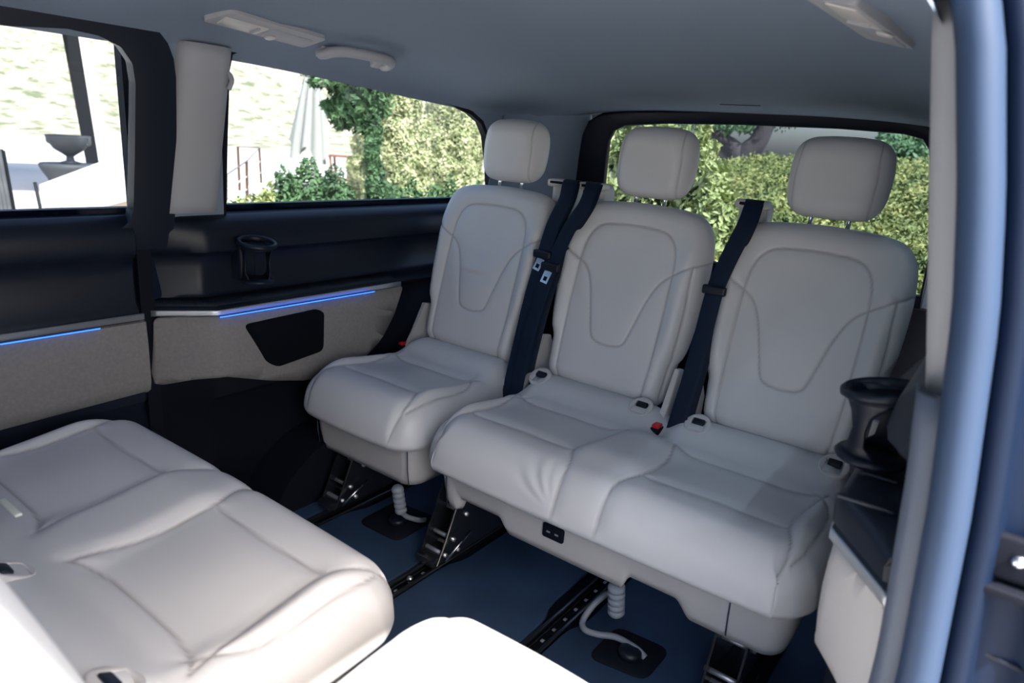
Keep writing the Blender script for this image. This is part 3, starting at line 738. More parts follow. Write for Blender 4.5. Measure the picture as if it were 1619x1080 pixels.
bm = bmesh.new(); o2 = rounded([(-Lm * .84, -.020, 0), (-Lm * .80, .022, 0), (-Lm * .08, .024, 0), (-Lm * .06, -.022, 0)], .005, 3)
plate(bm, [[loc2(a, b * 1, .006) for a, b, c in o2]], loc2(0, 0, .004), .0015, 1); mk('light_lens', bm, m_shell, t, sharp=60)
bm = bmesh.new(); box(bm, loc2(-Lm * .22, 0, .012), (.006, .034, .006), rot=MX, bev=.002); mk('switch', bm, m_trimgrey, t)
bm = bmesh.new(); o2 = rounded([(Lm * .0, -.024, 0), (Lm * .0, .024, 0), (Lm * .9, .024, 0), (Lm * .86, -.022, 0)], .006, 3)
plate(bm, [[loc2(a, b, .006) for a, b, c in o2]], loc2(0, 0, .004), .0015, 1); v_ = mk('air_vent', bm, m_trimgrey, t, sharp=60)
bm = bmesh.new(); lathe(bm, [(.001, .004), (.011, .003), (.014, 0), (.001, -.002)], 20, Matrix.Translation(loc2(Lm * .18, -.020 * upv, .010)) @ MX.to_4x4()); mk('dial', bm, m_shell, v_)
# grab handle
g0, gn = frame_at(508, 78); g1, _ = frame_at(603, 97); gc = (g0 + g1) / 2; _, gn = frame_at(555, 85)
gy = (g1 - g0).normalized(); gn = (gn - gy * gn.dot(gy)).normalized(); gx = gy.cross(gn); gx = gx if gx.z > 0 else -gx
t = thing('grab_bar', 'beige grab handle above the quarter window', 'handle', gc)
H = (g1 - g0).length / 2
def g(a, b, c): return gy * a + gx * b + gn * c
bm = bmesh.new(); pts = catmull([g(-H, -.004, .0), g(-H * 1.04, .008, .016), g(-H * .95, .044, .022), g(-H * .6, .064, .024), g(0, .070, .026), g(H * .6, .064, .024), g(H * .95, .044, .022), g(H * 1.04, .008, .016), g(H, -.004, .0)], 5)
tube(bm, pts, [.016, .016, .015, .015, .015] + [.0135] * (len(pts) - 10) + [.015, .015, .015, .016, .016], 14); mk('grip', bm, m_trimgrey, t)
for s in (-1, 1):
    bm = bmesh.new(); cc = g(s * H * .90, .002, .006); box(bm, cc, (.042, .040, .020), rot=Matrix((gy, gx, gn)).transposed(), bev=.006, seg=3); mk('end_mount', bm, m_trimgrey, t)
# matching module on the door side, a mirrored copy
for src_, lab in (('overhead_module', 'overhead vent module on the door side, blurred at the upper right of the headliner'),):
    a = bpy.data.objects[src_]; c = a.copy(); COL.objects.link(c); c.location.x = -a.location.x; c.location.y += .13; c.location.z -= .004; c.scale.x = -1; c['label'] = lab
    for ch in list(a.children):
        d = ch.copy(); COL.objects.link(d); d.parent = c
        for g2 in ch.children: e = g2.copy(); COL.objects.link(e); e.parent = d
# coat hook by the pillar
hk = onL(357, 122); bm = bmesh.new(); tube(bm, catmull([Vector(hk) + Vector((.0, -.01, .012)), Vector(hk) + Vector((.02, -.005, .008)), Vector(hk) + Vector((.03, -.003, -.008)), Vector(hk) + Vector((.02, -.006, -.028))], 4), .006, 10)
tag(mk('coat_hook', bm, m_trimgrey), 'small beige coat hook on the edge of the far pillar', 'hook')
# third brake lamp cover slit in the headliner
a, na = onH(1170, 166); bm = bmesh.new(); box(bm, (0, 0, 0), (.13, .012, .004), bev=.0015); bmesh.ops.translate(bm, vec=a, verts=bm.verts); struct(mk('trim_10', bm, m_rubber))

# ---- tailgate end
YT = 2.56; tn = np.array([0, 1, .22]); tp = np.array([0, YT, 1.24]); TNv = Vector(tn).normalized()
def onT(px, py): return atp(px, py, tp, tn)
def tg(x, z): return np.array([x, YT - (z - 1.24) * .22, z])
T_out = [onT(*p) for p in [(905, 330), (914, 262), (924, 212), (934, 190), (955, 178), (1000, 174), (1180, 174), (1330, 179), (1420, 184), (1462, 192), (1480, 208), (1489, 240), (1492, 330)]]
T_in = [onT(*p) for p in [(955, 330), (961, 262), (966, 222), (974, 206), (992, 198), (1060, 195), (1180, 197), (1330, 203), (1430, 211), (1460, 219), (1470, 236), (1474, 290), (1474, 380)]]
T_out = [tg(T_out[0][0] - .03, .62)] + T_out + [tg(T_out[-1][0] + .0, .62)]
T_in = [tg(T_in[0][0] - .03, .72)] + T_in + [tg(T_in[-1][0] + .0, .72)]
bm = bmesh.new(); plate(bm, [[p + np.array(TNv) * .0 for p in T_out], T_in], TNv * -.022, .008, 3); struct(mk('door_2', bm, m_black, sharp=40))
bm = bmesh.new(); plate(bm, [[p + np.array(TNv) * .01 for p in T_in]], TNv * .004); struct(mk('window_3', bm, m_glassr, smooth=False))
wo = [tg(-.80, .55), tg(-.80, 1.36), tg(.80, 1.36), tg(.80, .55)]
def grow(L, k):
    c = np.mean(L, 0); return [c + (p - c) * k for p in L]
bm = bmesh.new(); plate(bm, [[p + np.array(TNv) * .012 for p in wo], [p + np.array(TNv) * .012 for p in grow(T_out, .985)]], TNv * .02); struct(mk('wall_rear', bm, m_head, sharp=40))
bm = bmesh.new(); box(bm, (0, 2.66, .30), (1.7, .05, .75)); struct(mk('wall_rear', bm, m_blackm, smooth=False))
# far rear pillar, curved from the side wall to the tailgate
bm = bmesh.new(); rings = []
for z in np.linspace(.80, 1.26, 14):
    xs = -.845 + (z - .87) * .195; yt = YT - (z - 1.24) * .22; xt = -.665 + (z - .9) * .12
    rings.append([tuple(p) + (z,) for p in catmull([(xs + .004, 2.16), (xs + .016, 2.26), (xs + .05, yt - .17), (xs + .10, yt - .05), (xt - .005, yt + .004)], 5)])
loft(bm, rings); o = struct(mk('trim_11', bm, m_head)); solid(o, .003, 0)
bm = bmesh.new(); loft(bm, [[(-x, y, z) for x, y, z in r] for r in rings]); o = struct(mk('trim_12', bm, m_head)); solid(o, .003, 0)

# ---- near side: wall above the quarter, door opening jamb
bm = bmesh.new(); plate(bm, [[onR(1.0, .80), onR(2.62, .80), onR(2.62, 1.235), onR(2.0, 1.245), onR(1.2, 1.31), onR(1.0, 1.32)],
                             [np.array([-p[0], p[1], p[2]]) for p in QW]], Vector((.03, 0, .006))); struct(mk('wall_right', bm, m_head, sharp=40))
bm = bmesh.new(); plate(bm, [[np.array([-p[0] + .012, p[1], p[2]]) for p in inset(QW, .002 * SGN)]], (.004, 0, 0)); struct(mk('window_4', bm, m_sunblock, smooth=False))  # unseen near pane, made nearly opaque to keep sun off the rear bench
def xj(z):                             # inner edge of the jamb by height
    return float(np.interp(z, [0, .35, .57, .79, .99, 1.10, 1.25, 1.36, 1.45], [.900, .905, .903, .888, .866, .846, .812, .77, .72]))
zj = list(np.linspace(-.05, 1.42, 40))
bm = bmesh.new(); loft(bm, [[(xj(z) - .048, .872, z), (xj(z) - .044, .835, z), (xj(z) - .034, .822, z), (xj(z) - .006, .818, z), (xj(z) + .004, .83, z)] for z in zj if z < .90])
o = struct(mk('trim_13', bm, M('jamb_plastic', (.08, .10, .14), .5))); solid(o, .003, 0)
bm = bmesh.new(); loft(bm, [[(xj(z) + r_ * math.cos(a), .800 + r_ * 1.2 * math.sin(a), z) for a in np.linspace(0, 2 * PI, 15)[:-1] for r_ in (.020,)] for z in zj], closed=True)
seal = struct(mk('door_3', bm, M('seal_rubber', (.024, .045, .09), .55, spec=.3)))
bm = bmesh.new(); loft(bm, [[(xj(z) - .02, .85, z), (xj(z) + .012, .838, z), (xj(z) + .022, .806, z), (xj(z) + .034, .800, z), (xj(z) + .044, .812, z), (xj(z) + .050, .835, z), (xj(z) + .085, .842, z), (xj(z) + .10, .83, z), (xj(z) + .14, .828, z), (xj(z) + .16, .86, z), (xj(z) + .16, .95, z)] for z in zj])
o = struct(mk('door_3', bm, m_paint)); solid(o, .003, 0)
# striker plate with two screws on the jamb
t = thing('door_latch', 'black striker plate with two bright screws on the door jamb', 'latch', (.945, .826, .743))
bm = bmesh.new(); box(bm, (.01, 0, 0), (.13, .014, .050), bev=.005); box(bm, (.01, -.004, -.035), (.13, .03, .010), bev=.003); mk('striker_plate', bm, m_blackm, t)
for k in (-.033, .012):
    bm = bmesh.new(); lathe(bm, [(.001, 0), (.0065, 0), (.0075, .003), (.006, .007), (.001, .008)], 18, Matrix.Translation((k, -.006, .002)) @ Matrix.Rotation(PI / 2, 4, 'X')); mk('screw', bm, m_chrome, t)
bm = bmesh.new(); box(bm, (.99, .88, .30), (.16, .06, .80), bev=.01); struct(mk('door_3', bm, m_paint))
# small black handle low on the near side
t = thing('grab_cup', 'small dark plastic recliner knob low beside the door-side panel', 'knob', (.745, .86, .18))
bm = bmesh.new(); lathe(bm, [(.03, -.03), (.036, -.02), (.034, .02), (.026, .032), (.001, .034)], 24, Matrix.Rotation(math.radians(70), 4, 'Y')); mk('knob_cap', bm, m_black, t)
bm = bmesh.new(); box(bm, (.05, .0, -.06), (.10, .05, .12), bev=.01); mk('knob_base', bm, m_black, t)

# ---- cab end and the near side ahead of the door opening
bm = bmesh.new(); plate(bm, [[(-.92, -1.6, -.05), (.92, -1.6, -.05), (.80, -1.6, 1.42), (-.80, -1.6, 1.42)], [(-.70, -1.6, .85), (.70, -1.6, .85), (.64, -1.6, 1.25), (-.64, -1.6, 1.25)]], (0, -.05, 0)); struct(mk('wall_front', bm, m_black, smooth=False))
bm = bmesh.new(); plate(bm, [[(.93, -1.6, -.05), (.93, -.36, -.05), (.87, -.36, .80), (.77, -.40, 1.40), (.77, -1.6, 1.40)]], (.02, 0, 0)); struct(mk('wall_right', bm, m_black, smooth=False))

# ---- cable conduits and floor plates under the rear seats
def conduit(label, top, pts, pr):
    t = thing('cable_conduit', label, 'conduit', top, 0, 'cable conduits under the rear seats')
    bm = bmesh.new(); z = 0; prof = []
    for k in range(5): prof += [(pr * .78, z), (pr, z - .006), (pr, z - .012), (pr * .78, z - .018)]; z -= .018
    lathe(bm, prof, 22, Matrix.Rotation(math.radians(12), 4, 'X')); mk('bellows', bm, m_conduit, t)
    bm = bmesh.new(); tube(bm, catmull([tuple(np.array(p) - np.array(top)) for p in pts], 8), .0075, 12); mk('tube', bm, m_conduit, t)
    return t
F = lambda px, py, z=0: tuple(at(px, py, 2, z))
conduit('grey ribbed conduit looping down to the black floor plate below the bench', F(975, 925, .17), [F(975, 940, .11), F(962, 938, .10), F(940, 955, .06), F(922, 980, .03), F(924, 995, .025), F(945, 1003, .025), F(975, 1008, .03), F(1005, 1025, .03), F(1020, 1040, .02)], .020)
conduit('dark ribbed conduit under the single rear seat', F(628, 770, .17), [F(632, 800, .10), F(640, 815, .06), F(660, 822, .04), F(672, 822, .03)], .017)
for lab, pxs in (('black floor plate that the grey conduit plugs into', [(928, 1040), (975, 992), (1060, 1030), (1020, 1078)]), ('black floor plate beneath the single rear seat', [(566, 826), (625, 795), (692, 820), (628, 858)])):
    bm = bmesh.new(); L = rounded([F(a, b, .012) for a, b in pxs], .03, 4); plate(bm, [L], (0, 0, .006), .002, 1)
    fp = mk('floor_plate', bm, m_blackm, sharp=50); tag(fp, lab, 'floor plate')
    c = np.mean([F(a, b, .022) for a, b in pxs], 0); bm = bmesh.new(); lathe(bm, [(.028, 0), (.026, .010), (.018, .014), (.001, .014)], 20, Matrix.Translation(c)); mk('socket', bm, m_black, fp)

# ------------------------------------------------------------------ outside
GZ = -.45
def U2(px, py, z): return np.array(at(px, py, 2, z))
m_terr = M('pale_terrace', (.52, .50, .47), .8, var=(.6, .10))
bm = bmesh.new(); loft(bm, [[(x, y, GZ) for x in np.linspace(-140, 60, 12)] for y in np.linspace(-60, 140, 12)]); g_ = struct(mk('ground', bm, m_terr))
# scrub hillside beyond the terrace
def ramp_mat(name, cols, scale, rough=.9):
    m = bpy.data.materials.new(name); m.use_nodes = True; t = m.node_tree; b = t.nodes['Principled BSDF']; b.inputs['Roughness'].default_value = rough; b.inputs['Specular IOR Level'].default_value = .25
    tc = t.nodes.new('ShaderNodeTexCoord'); n = t.nodes.new('ShaderNodeTexNoise'); n.inputs['Scale'].default_value = scale; n.inputs['Detail'].default_value = 8; n.inputs['Roughness'].default_value = .65
    r = t.nodes.new('ShaderNodeValToRGB'); els = r.color_ramp.elements
    while len(els) < len(cols): els.new(.5)
    for e, (p, c) in zip(els, cols): e.position = p; e.color = (*c, 1)
    t.links.new(tc.outputs['Object'], n.inputs['Vector']); t.links.new(n.outputs['Fac'], r.inputs[0]); t.links.new(r.outputs[0], b.inputs['Base Color']); return m
m_hill = ramp_mat('hillside', [(.38, (.13, .155, .09)), (.47, (.30, .29, .21)), (.56, (.50, .43, .34)), (.66, (.24, .26, .17))], .8)
bm = bmesh.new(); rows = []
for d in np.linspace(46, 120, 40):
    row = []
    for px in np.linspace(-260, 1000, 90):
        r = ray(px, 170); r = r / math.hypot(r[0], r[1]); x, y = CAM[0] + r[0] * d, CAM[1] + r[1] * d
        k = min(1, max(0, (d - 46) / 50)); k = k * k * (3 - 2 * k)
        side = 1 - .55 * float(sstep(np.array([px]), 330, 620)[0])
        h = GZ + (12.0 * side) * k + 2.6 * k * noise.noise(Vector((x * .06, y * .06, 0))) + 1.0 * k * noise.noise(Vector((x * .25, y * .25, 3)))
        row.append((x, y, h))
    rows.append(row)
loft(bm, rows); tag(mk('hillside', bm, m_hill), 'pale scrub-covered hillside far beyond the terrace, washed out by sun', 'hill', kind='structure')

# low white parapet block
m_white = M('white_plaster', (.78, .77, .75), .7, bump=('noise', 40, .1, .01)); m_sand = M('sand_plaster', (.58, .45, .34), .8)
top = [U2(62, 292, .18), U2(164, 254, .18), U2(300, 246, .18), U2(300, 282, .18), U2(162, 311, .18), U2(66, 311, .18)]
t = thing('parapet', 'low white parapet block on the terrace outside the far door window', 'parapet', tuple(np.mean(top, 0) * [1, 1, 0] + [0, 0, GZ]))
cc = np.array(t.location)
bm = bmesh.new(); plate(bm, [[p - cc for p in top]], (0, 0, -.12), .01, 1); mk('coping', bm, m_white, t, smooth=False)
bm = bmesh.new(); plate(bm, [[(np.mean(top, 0) + (p - np.mean(top, 0)) * .97) - cc + np.array([0, 0, -.12]) for p in top]], (0, 0, -.50)); mk('parapet_wall', bm, m_sand, t, smooth=False)
# urn on its pedestal
UD = 16.0; ub = far(112, 259, UD); ub_g = np.array([ub[0], ub[1], GZ])
m_urn = M('urn_grey', (.05, .056, .065), .6, bump=('noise', 30, .2, .005))
k_ = UD / 1088 / math.cos(.2)
t = thing('garden_urn', 'grey footed urn with ring handles on a round pedestal outside', 'urn', tuple(ub))
bm = bmesh.new(); S = k_ * 1.0
lathe(bm, [(.01 * S, 0), (11 * S, 0), (11 * S, 2 * S), (5 * S, 4 * S), (4 * S, 9 * S), (8 * S, 12 * S), (17 * S, 18 * S), (23 * S, 27 * S), (25 * S, 33 * S), (25 * S, 35 * S), (22 * S, 34 * S), (18 * S, 27 * S), (.01 * S, 22 * S)], 40); mk('bowl', bm, m_urn, t)
for s in (-1, 1):
    bm = bmesh.new(); a = Vector((RW[0][0], RW[0][1], 0)).normalized(); tube(bm, [a * (s * 25 * S + s * 3 * S * math.sin(q)) + Vector((0, 0, 28 * S + 4 * S * math.cos(q))) for q in np.linspace(0, PI * 1.8, 14)], .9 * S, 8); mk('ring_handle', bm, m_urn, t)
bm = bmesh.new(); hgt = ub[2] - GZ
lathe(bm, [(.01, GZ - ub[2] + .0), (26 * S, GZ - ub[2]), (26 * S, -hgt * .55), (34 * S, -6 * S), (35 * S, -2 * S), (34 * S, -.01 * S), (.01, -.01 * S)], 40, Matrix.Translation(tuple(ub))); tag(mk('pedestal', bm, m_urn), 'round grey pedestal carrying the garden urn', 'pedestal')
# leaning building post with pale edge, canopy above
m_post = M('dark_steel', (.010, .012, .015), .5, spec=.2); m_soff = M('soffit_grey', (.12, .125, .13), .7, bump=('wave', 3, .3, .02))
PD = 19.5
def quad_post(bm, pxs, d, th):
    P = [far(*p, d) for p in pxs]; r = np.array([RW[2][0], RW[2][1], 0]); r /= np.linalg.norm(r); plate(bm, [P], r * th)
t = thing('leaning_post', 'dark leaning steel post with a pale edge outside the far door window', 'post', tuple(far(150, 268, PD) * [1, 1, 0] + [0, 0, GZ])); c0 = np.array(t.location)
bm = bmesh.new(); quad_post(bm, [(92, 22), (119, 26), (158, 268), (138, 268)], PD, .3); bmesh.ops.translate(bm, vec=-Vector(c0), verts=bm.verts); mk('post_body', bm, m_post, t, smooth=False)
bm = bmesh.new(); quad_post(bm, [(119, 26), (127, 28), (167, 262), (158, 266)], PD, .2); bmesh.ops.translate(bm, vec=-Vector(c0), verts=bm.verts); mk('pale_edge', bm, m_white, t, smooth=False)
bm = bmesh.new(); A = [far(-160, 22, 14), far(-160, 34, 21), far(104, 40, 21), far(122, 20, 14)]; plate(bm, [[A[0] * [1, 1, 0] + [0, 0, 2.9 + .0], A[1] * [1, 1, 0] + [0, 0, 3.55], A[2] * [1, 1, 0] + [0, 0, 3.55], A[3] * [1, 1, 0] + [0, 0, 2.9]]], (0, 0, .35))
tag(mk('canopy', bm, m_soff, smooth=False), 'grey slatted canopy edge above the terrace, top of the far door window', 'canopy')
# louvred screen at the left edge
t = thing('louvred_screen', 'grey louvred screen standing at the left edge of the far door window', 'screen', tuple(far(15, 380, 7.0) * [1, 1, 0] + [0, 0, GZ])); c0 = np.array(t.location)
for k in range(8):
    bm = bmesh.new(); x0_, x1_ = -6 - k * 6.2, -16 - k * 6.2; xt = 36 - k * 5.2
    a0 = far(34 - k * 6.5, 395, 7.0 - k * .05); a1 = far(5 - k * 6.5, 238 - k * 2, 7.0 - k * .05)
    tube(bm, [a0 - c0, a1 - c0], .013, 4); mk('slat', bm, m_post if k == 0 else m_soff, t, smooth=False)
bm = bmesh.new(); a0 = far(30, 395, 7.06); a1 = far(2, 236, 7.06); b0 = far(-60, 395, 7.06); b1 = far(-60, 236, 7.06); plate(bm, [[a0 - c0, a1 - c0, b1 - c0, b0 - c0]], np.array([RW[2][0], RW[2][1], 0]) * .02); mk('back_panel', bm, m_post, t, smooth=False)
bm = bmesh.new(); p0 = far(73, 372, 7.4); p1 = far(55, 288, 7.4); tube(bm, [(p0[0] + .01, p0[1], GZ), tuple(p0), tuple(p1)], .014, 8); tag(mk('glass_rail_post', bm, m_post), 'thin dark upright post in front of the low parapet', 'post')

# guard rail with rust-brown posts
m_rust = M('rust_brown', (.09, .04, .02), .7)
posts = [((357, 339), (357, 277), m_post), ((391, 318), (390, 255), m_rust), ((379, 301), (376, 232), m_rust), ((413, 289), (410, 234), m_rust)]
t = thing('guard_rail', 'guard railing with rust-brown posts seen at the left of the quarter window', 'railing', tuple(U2(357, 339, GZ))); c0 = np.array(t.location); tops = []
for (b, tp_, m_) in posts:
    gpt = U2(*b, GZ); dist = math.hypot(*(gpt - CAM)[:2]); tq = far(*tp_, dist); tops.append((gpt, tq))
    bm = bmesh.new(); tube(bm, [gpt - c0, tq - c0], .034, 4); mk('post', bm, m_, t, smooth=False)
for a, b in ((0, 1), (1, 3), (2, 3)):
    for f in (1.0, .62, .3):
        if f < 1 and (a, b) == (2, 3): continue
        A_ = tops[a][0] * (1 - f) + tops[a][1] * f; B_ = tops[b][0] * (1 - f) + tops[b][1] * f
        bm = bmesh.new(); tube(bm, [A_ - c0, B_ - c0], .014, 6); mk('rail', bm, m_white if f < 1 else m_soff, t)
# folded parasol
m_canvas = M('grey_canvas', (.30, .31, .29), .9, bump=('noise', 12, .3, .02)); m_pole = M('parasol_pole', (.55, .55, .52), .5)
PDs = 19.0; pb = far(497, 285, PDs); t = thing('parasol', 'closed grey-white parasol with hanging pleats above the round bush', 'parasol', (pb[0], pb[1], GZ)); c0 = np.array(t.location)
ptop = far(478, 88, PDs)[2] - GZ; pbot = far(495, 250, PDs)[2] - GZ
bm = bmesh.new(); tube(bm, [(0, 0, 0), (0, 0, ptop)], .05, 12); mk('pole', bm, m_pole, t)
bm = bmesh.new(); rings = []
sd = Vector((RW[0][0], RW[0][1], 0)).normalized()
for i, f in enumerate(np.linspace(0, 1, 22)):
    z = ptop * (1 - f) + (pbot + .1) * f; R_ = .08 + .44 * f ** .8; ring = []
    for a in np.linspace(0, 2 * PI, 97)[:-1]:
        r = R_ * (.62 + .38 * abs(math.cos(a * 4 + .3)) ** .7) * (1 + .05 * math.sin(a * 3)); zz = z - (.20 * f ** 3) * math.cos(a * 4) - .12 * f * math.sin(a + 1)
        ring.append((r * math.cos(a) - sd.x * .22 * f * .6, r * math.sin(a) - sd.y * .22 * f * .6, zz))
    rings.append(ring)
loft(bm, rings, closed=True); o = mk('canopy_cloth', bm, m_canvas, t, sharp=60)
# wooden stool table
m_wood = M('teak', (.22, .10, .05), .6, var=(8, .2))
gq = U2(540, 286, GZ); t = thing('side_table', 'small wooden side table on the white terrace, right of the parasol', 'table', tuple(gq)); sdv = np.array([sd.x, sd.y, 0]); fw = np.array([RW[2][0], RW[2][1], 0]); fw /= np.linalg.norm(fw)
dS = math.hypot(*(gq - CAM)[:2]); kk = dS / 1088; Rz = Matrix((Vector(sdv), Vector(fw), Vector((0, 0, 1)))).transposed()
bm = bmesh.new(); box(bm, (0, 0, 36 * kk), (38 * kk, 30 * kk, 3 * kk), rot=Rz, bev=.01); mk('tabletop', bm, m_wood, t)
for s in (-1, 1):
    for u in (-1, 1):
        bm = bmesh.new(); tube(bm, [sdv * s * 11 * kk + fw * u * 10 * kk, sdv * s * 14 * kk + fw * u * 12 * kk + np.array([0, 0, 35 * kk])], 2.2 * kk, 4); mk('leg', bm, m_wood, t, smooth=False)
    bm = bmesh.new(); box(bm, tuple(np.array([0, 0, 1.5 * kk]) + fw * s * 10 * kk), (24 * kk, 2.5 * kk, 3 * kk), rot=Rz); mk('stretcher', bm, m_wood, t, smooth=False)

# ---- foliage
def leaf_mat(name, cols, scale):
    m = ramp_mat(name, cols, scale, .55); b = m.node_tree.nodes['Principled BSDF']; return m
def leaves_mesh(P, N, size, asp=1.9):
    """P (n,3) positions, N (n,3) mean outward normals"""
    n = len(P); R_ = RNG.normal(size=(n, 3)); Nn = N * .9 + R_ * .75; Nn /= np.linalg.norm(Nn, axis=1, keepdims=True)
    A = np.cross(Nn, RNG.normal(size=(n, 3))); A /= np.linalg.norm(A, axis=1, keepdims=True); B = np.cross(Nn, A)
    s = size * RNG.uniform(.6, 1.35, (n, 1))
    V = np.stack([P - A * s * asp * .5, P + B * s * .42 + Nn * s * .08, P + A * s * asp * .5, P - B * s * .42 + Nn * s * .08], 1).reshape(-1, 3)
    return V, np.arange(4 * n).reshape(-1, 4)
def mesh_from(V, F, name): me = bpy.data.meshes.new(name); me.from_pydata(V.tolist(), [], F.tolist()); me.update(); return me
def lump(p, sc, amp, seed=0):
    return np.array([noise.noise(Vector((x * sc + seed, y * sc, z * sc))) for x, y, z in p]) * amp
def blob_points(cs, n, seed, rough=.12, freq=2.2):
    tot = sum(a * b + b * c + a * c for _, (a, b, c) in cs); P = []; N = []
    for (c, r) in cs:
        m = int(n * (r[0] * r[1] + r[1] * r[2] + r[0] * r[2]) / tot); d = RNG.normal(size=(m, 3)); d /= np.linalg.norm(d, axis=1, keepdims=True)
        p = d * np.array(r); k = 1 + rough * 2 * lump(p, freq / max(r), 1, seed) + .5 * rough * lump(p, freq * 3 / max(r), 1, seed + 9)
        k *= 1 - .22 * RNG.random(m) ** 2
        P.append(np.array(c) + p * k[:, None]); N.append(d)
    return np.concatenate(P), np.concatenate(N)
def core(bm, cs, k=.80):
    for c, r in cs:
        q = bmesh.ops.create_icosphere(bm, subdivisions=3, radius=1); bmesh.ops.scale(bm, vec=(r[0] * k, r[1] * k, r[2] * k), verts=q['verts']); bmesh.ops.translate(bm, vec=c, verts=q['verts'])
def plant(name, label, cat, cs, n, size, mat, core_mat, stem=None, rough=.12, freq=2.2, asp=1.9, group=None, corek=.8):
    base = np.mean([c for c, r in cs], 0); base = np.array([base[0], base[1], GZ])
    t = thing(name, label, cat, tuple(base), 0, group)
    cs = [(tuple(np.array(c) - base), r) for c, r in cs]
    P, N = blob_points(cs, n, random.random() * 50, rough, freq); V, F_ = leaves_mesh(P, N, size, asp); me = mesh_from(V, F_, 'foliage'); o = link('foliage', me, mat, t)
    bm = bmesh.new(); core(bm, cs, corek); mk('shade_core', bm, core_mat, t)
    if stem:
        for pts, r in stem:
            bm = bmesh.new(); P_ = catmull([np.array(p) - base for p in pts], 5); tube(bm, P_, list(np.linspace(r, r * .55, len(P_))), 10); mk('trunk', bm, m_bark, t)
    return t
m_bark = M('bark', (.05, .045, .045), .9, bump=('noise', 20, .6, .02))
g_pale = leaf_mat('pale_foliage', [(.3, (.16, .22, .07)), (.5, (.34, .40, .15)), (.7, (.50, .52, .26))], 3.0)
g_cyp = leaf_mat('cypress_foliage', [(.36, (.20, .25, .10)), (.5, (.46, .50, .27)), (.62, (.64, .64, .42))], 9.0)
g_dark = leaf_mat('dark_foliage', [(.3, (.035, .08, .04)), (.55, (.10, .19, .08)), (.75, (.24, .34, .14))], 4.0)
g_mid = leaf_mat('hedge_foliage', [(.36, (.055, .085, .025)), (.5, (.17, .21, .055)), (.64, (.38, .38, .13))], 5)
g_core = M('foliage_shade', (.035, .06, .025), .9)  # solid dark core inside plants, inner shade put into its colour
def B(px, py, d, rpx, rpy, rz=None):     # ellipsoid centred on a pixel at distance d, radii in pixels
    c = far(px, py, d); k = d / 1088 * 1.02; return (tuple(c), (rpx * k, (rz or rpx) * k, rpy * k))
def BG(px, pyt, d, rpx):                 # ellipsoid standing on the ground with its top at pyt
    tp_ = far(px, pyt, d); k = d / 1088 * 1.02; h = (tp_[2] - GZ) / 2 * 1.05; return ((tp_[0], tp_[1], GZ + h * .93), (rpx * k, rpx * k, h))
# columnar conifers, pale and sunlit
for i, (cl_, lab) in enumerate(((([BG(632, 128, 8.0, 50)]), 'tall pale green conifer in the middle of the quarter window'), (([BG(712, 150, 9.6, 54)]), 'pale green conifer at the right of the quarter window, beside the headrest'), (([BG(598, 150, 10.2, 40)]), 'slim pale conifer behind the dark vine-clad trunk'))):
    plant('conifer', lab, 'tree', cl_, 44000, .022, g_cyp, g_core, rough=.16, freq=5, asp=2.4, group='columnar conifers along the terrace')
# dark-leaved tree with vine-covered trunk
tr = far(590, 320, 7.2)
plant('broadleaf_tree', 'dark-leaved tree with hanging branches left of the conifers', 'tree', [B(545, 120, 7.2, 48, 22), B(575, 150, 7.2, 34, 30), B(520, 100, 7.2, 34, 14), B(552, 175, 7.2, 30, 22)], 9000, .038, g_dark, g_core, stem=[([(tr[0], tr[1], GZ), tuple(far(588, 270, 7.2)), tuple(far(582, 200, 7.2)), tuple(far(562, 120, 7.2)), tuple(far(550, 80, 7.2))], .055)], rough=.35, freq=4, asp=2.4, corek=.35)
plant('climbing_vine', 'dark green vine climbing the trunk before the pale conifers', 'vine', [B(591, 235, 7.0, 10, 90), B(594, 300, 7.0, 14, 40), B(574, 170, 7.05, 14, 30)], 3500, .035, g_dark, g_core, rough=.3, freq=4, corek=.5)
plant('round_bush', 'round dark green bush below the folded parasol', 'bush', [BG(495, 276, 6.6, 48), BG(455, 290, 6.5, 30), BG(535, 288, 6.5, 34)], 22000, .028, g_dark, g_core, rough=.18, freq=4)
plant('low_shrub', 'dark low shrub at the foot of the pale conifers', 'shrub', [BG(640, 302, 6.2, 46), BG(700, 300, 6.2, 40), BG(745, 312, 6.2, 22)], 18000, .027, g_dark, g_core, rough=.25, freq=5)
plant('pale_shrub', 'pale yellow-green shrub at the lower left corner of the quarter window', 'shrub', [BG(418, 318, 6.0, 22), BG(392, 333, 6.0, 26), BG(370, 338, 5.9, 22)], 6000, .034, g_pale, g_core, rough=.25, freq=5)
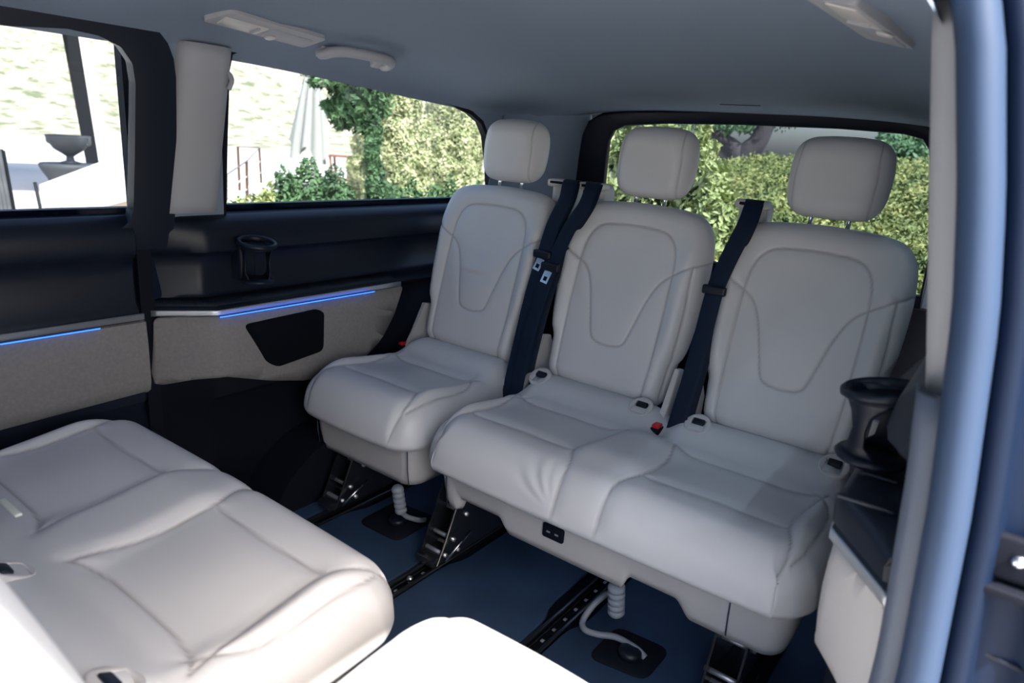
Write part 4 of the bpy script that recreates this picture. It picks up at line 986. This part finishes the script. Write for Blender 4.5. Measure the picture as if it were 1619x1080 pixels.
# behind the tailgate
plant('yellow_green_bush', 'yellow-green leafy bush behind the middle headrest outside the rear window', 'bush', [BG(990, 205, 5.6, 50), BG(1040, 178, 5.4, 60), BG(1112, 245, 5.2, 44), BG(1130, 290, 5.0, 40), BG(1115, 205, 5.9, 24)], 30000, .036, g_pale, g_core, rough=.22, freq=4)
t0 = far(1160, 290, 12.4)
plant('forked_tree', 'dark forked tree trunk with a low crown beyond the rear hedge', 'tree', [B(1140, 192, 12.5, 60, 14), B(1235, 190, 12.7, 30, 8)], 2600, .05, g_dark, g_core,
      stem=[([(t0[0], t0[1], GZ), tuple(far(1165, 260, 12.4)), tuple(far(1140, 222, 12.4)), tuple(far(1120, 190, 12.4))], .21), ([(t0[0], t0[1], GZ), tuple(far(1172, 262, 12.4)), tuple(far(1198, 225, 12.4)), tuple(far(1215, 190, 12.4))], .22)], rough=.4, freq=4, corek=.3)
# clipped hedge bank
def bank(name, label, px0, px1, prof, n, size, mat, pyskew=0.0):
    V = []; nd, npx = 26, 60; rows = []
    ds = np.linspace(prof[0][0], prof[-1][0], nd); zz = np.interp(ds, [p[0] for p in prof], [p[1] for p in prof])
    def sp_(px, d):
        r = ray(px, 260); r = r / math.hypot(r[0], r[1]); x, y = CAM[0] + r[0] * d, CAM[1] + r[1] * d
        z = float(np.interp(d, [p[0] for p in prof], [p[1] for p in prof])) + pyskew * (px - px1) / (px1 - px0) * -1
        z += .10 * noise.noise(Vector((x * 1.2, y * 1.2, 0))) + .05 * noise.noise(Vector((x * 4, y * 4, 1))); return (x, y, z)
    bm = bmesh.new(); rr = [[sp_(px, d) for px in np.linspace(px0, px1, npx)] for d in ds]
    rr = [[(x, y, GZ) for x, y, z in rr[0]]] + rr + [[(x, y, GZ) for x, y, z in rr[-1]]]
    c0 = np.array([*np.mean([[p[0], p[1]] for r in rr for p in r], 0), GZ]); t = thing(name, label, 'hedge', tuple(c0))
    loft(bm, [[tuple(np.array(p) - c0 - [0, 0, .03]) for p in r] for r in rr]); mk('shade_core', bm, g_core, t)
    P = np.array([sp_(a, b) for a, b in zip(RNG.uniform(px0, px1, n), prof[0][0] + (prof[-1][0] - prof[0][0]) * RNG.random(n) ** 1.25)]) - c0
    P[:, 2] += RNG.normal(size=n) * .035; N = np.tile([0, -.4, .9], (n, 1)); Vv, Ff = leaves_mesh(P, N, size); link('foliage', mesh_from(Vv, Ff, 'foliage'), mat, t)
bank('clipped_hedge', 'bright green clipped hedge bank filling the lower rear window', 1125, 1640, [(3.7, .30), (4.2, .62), (5.2, .86), (7.5, 1.16), (10.5, 1.36), (11, 1.2)], 80000, .023, g_mid, -.32)
bank('tall_hedge', 'darker green hedge behind the clipped one, right of the last headrest', 1380, 1720, [(11.4, .9), (11.8, 1.36), (14.0, 1.72), (14.4, 1.5)], 12000, .06, g_dark)
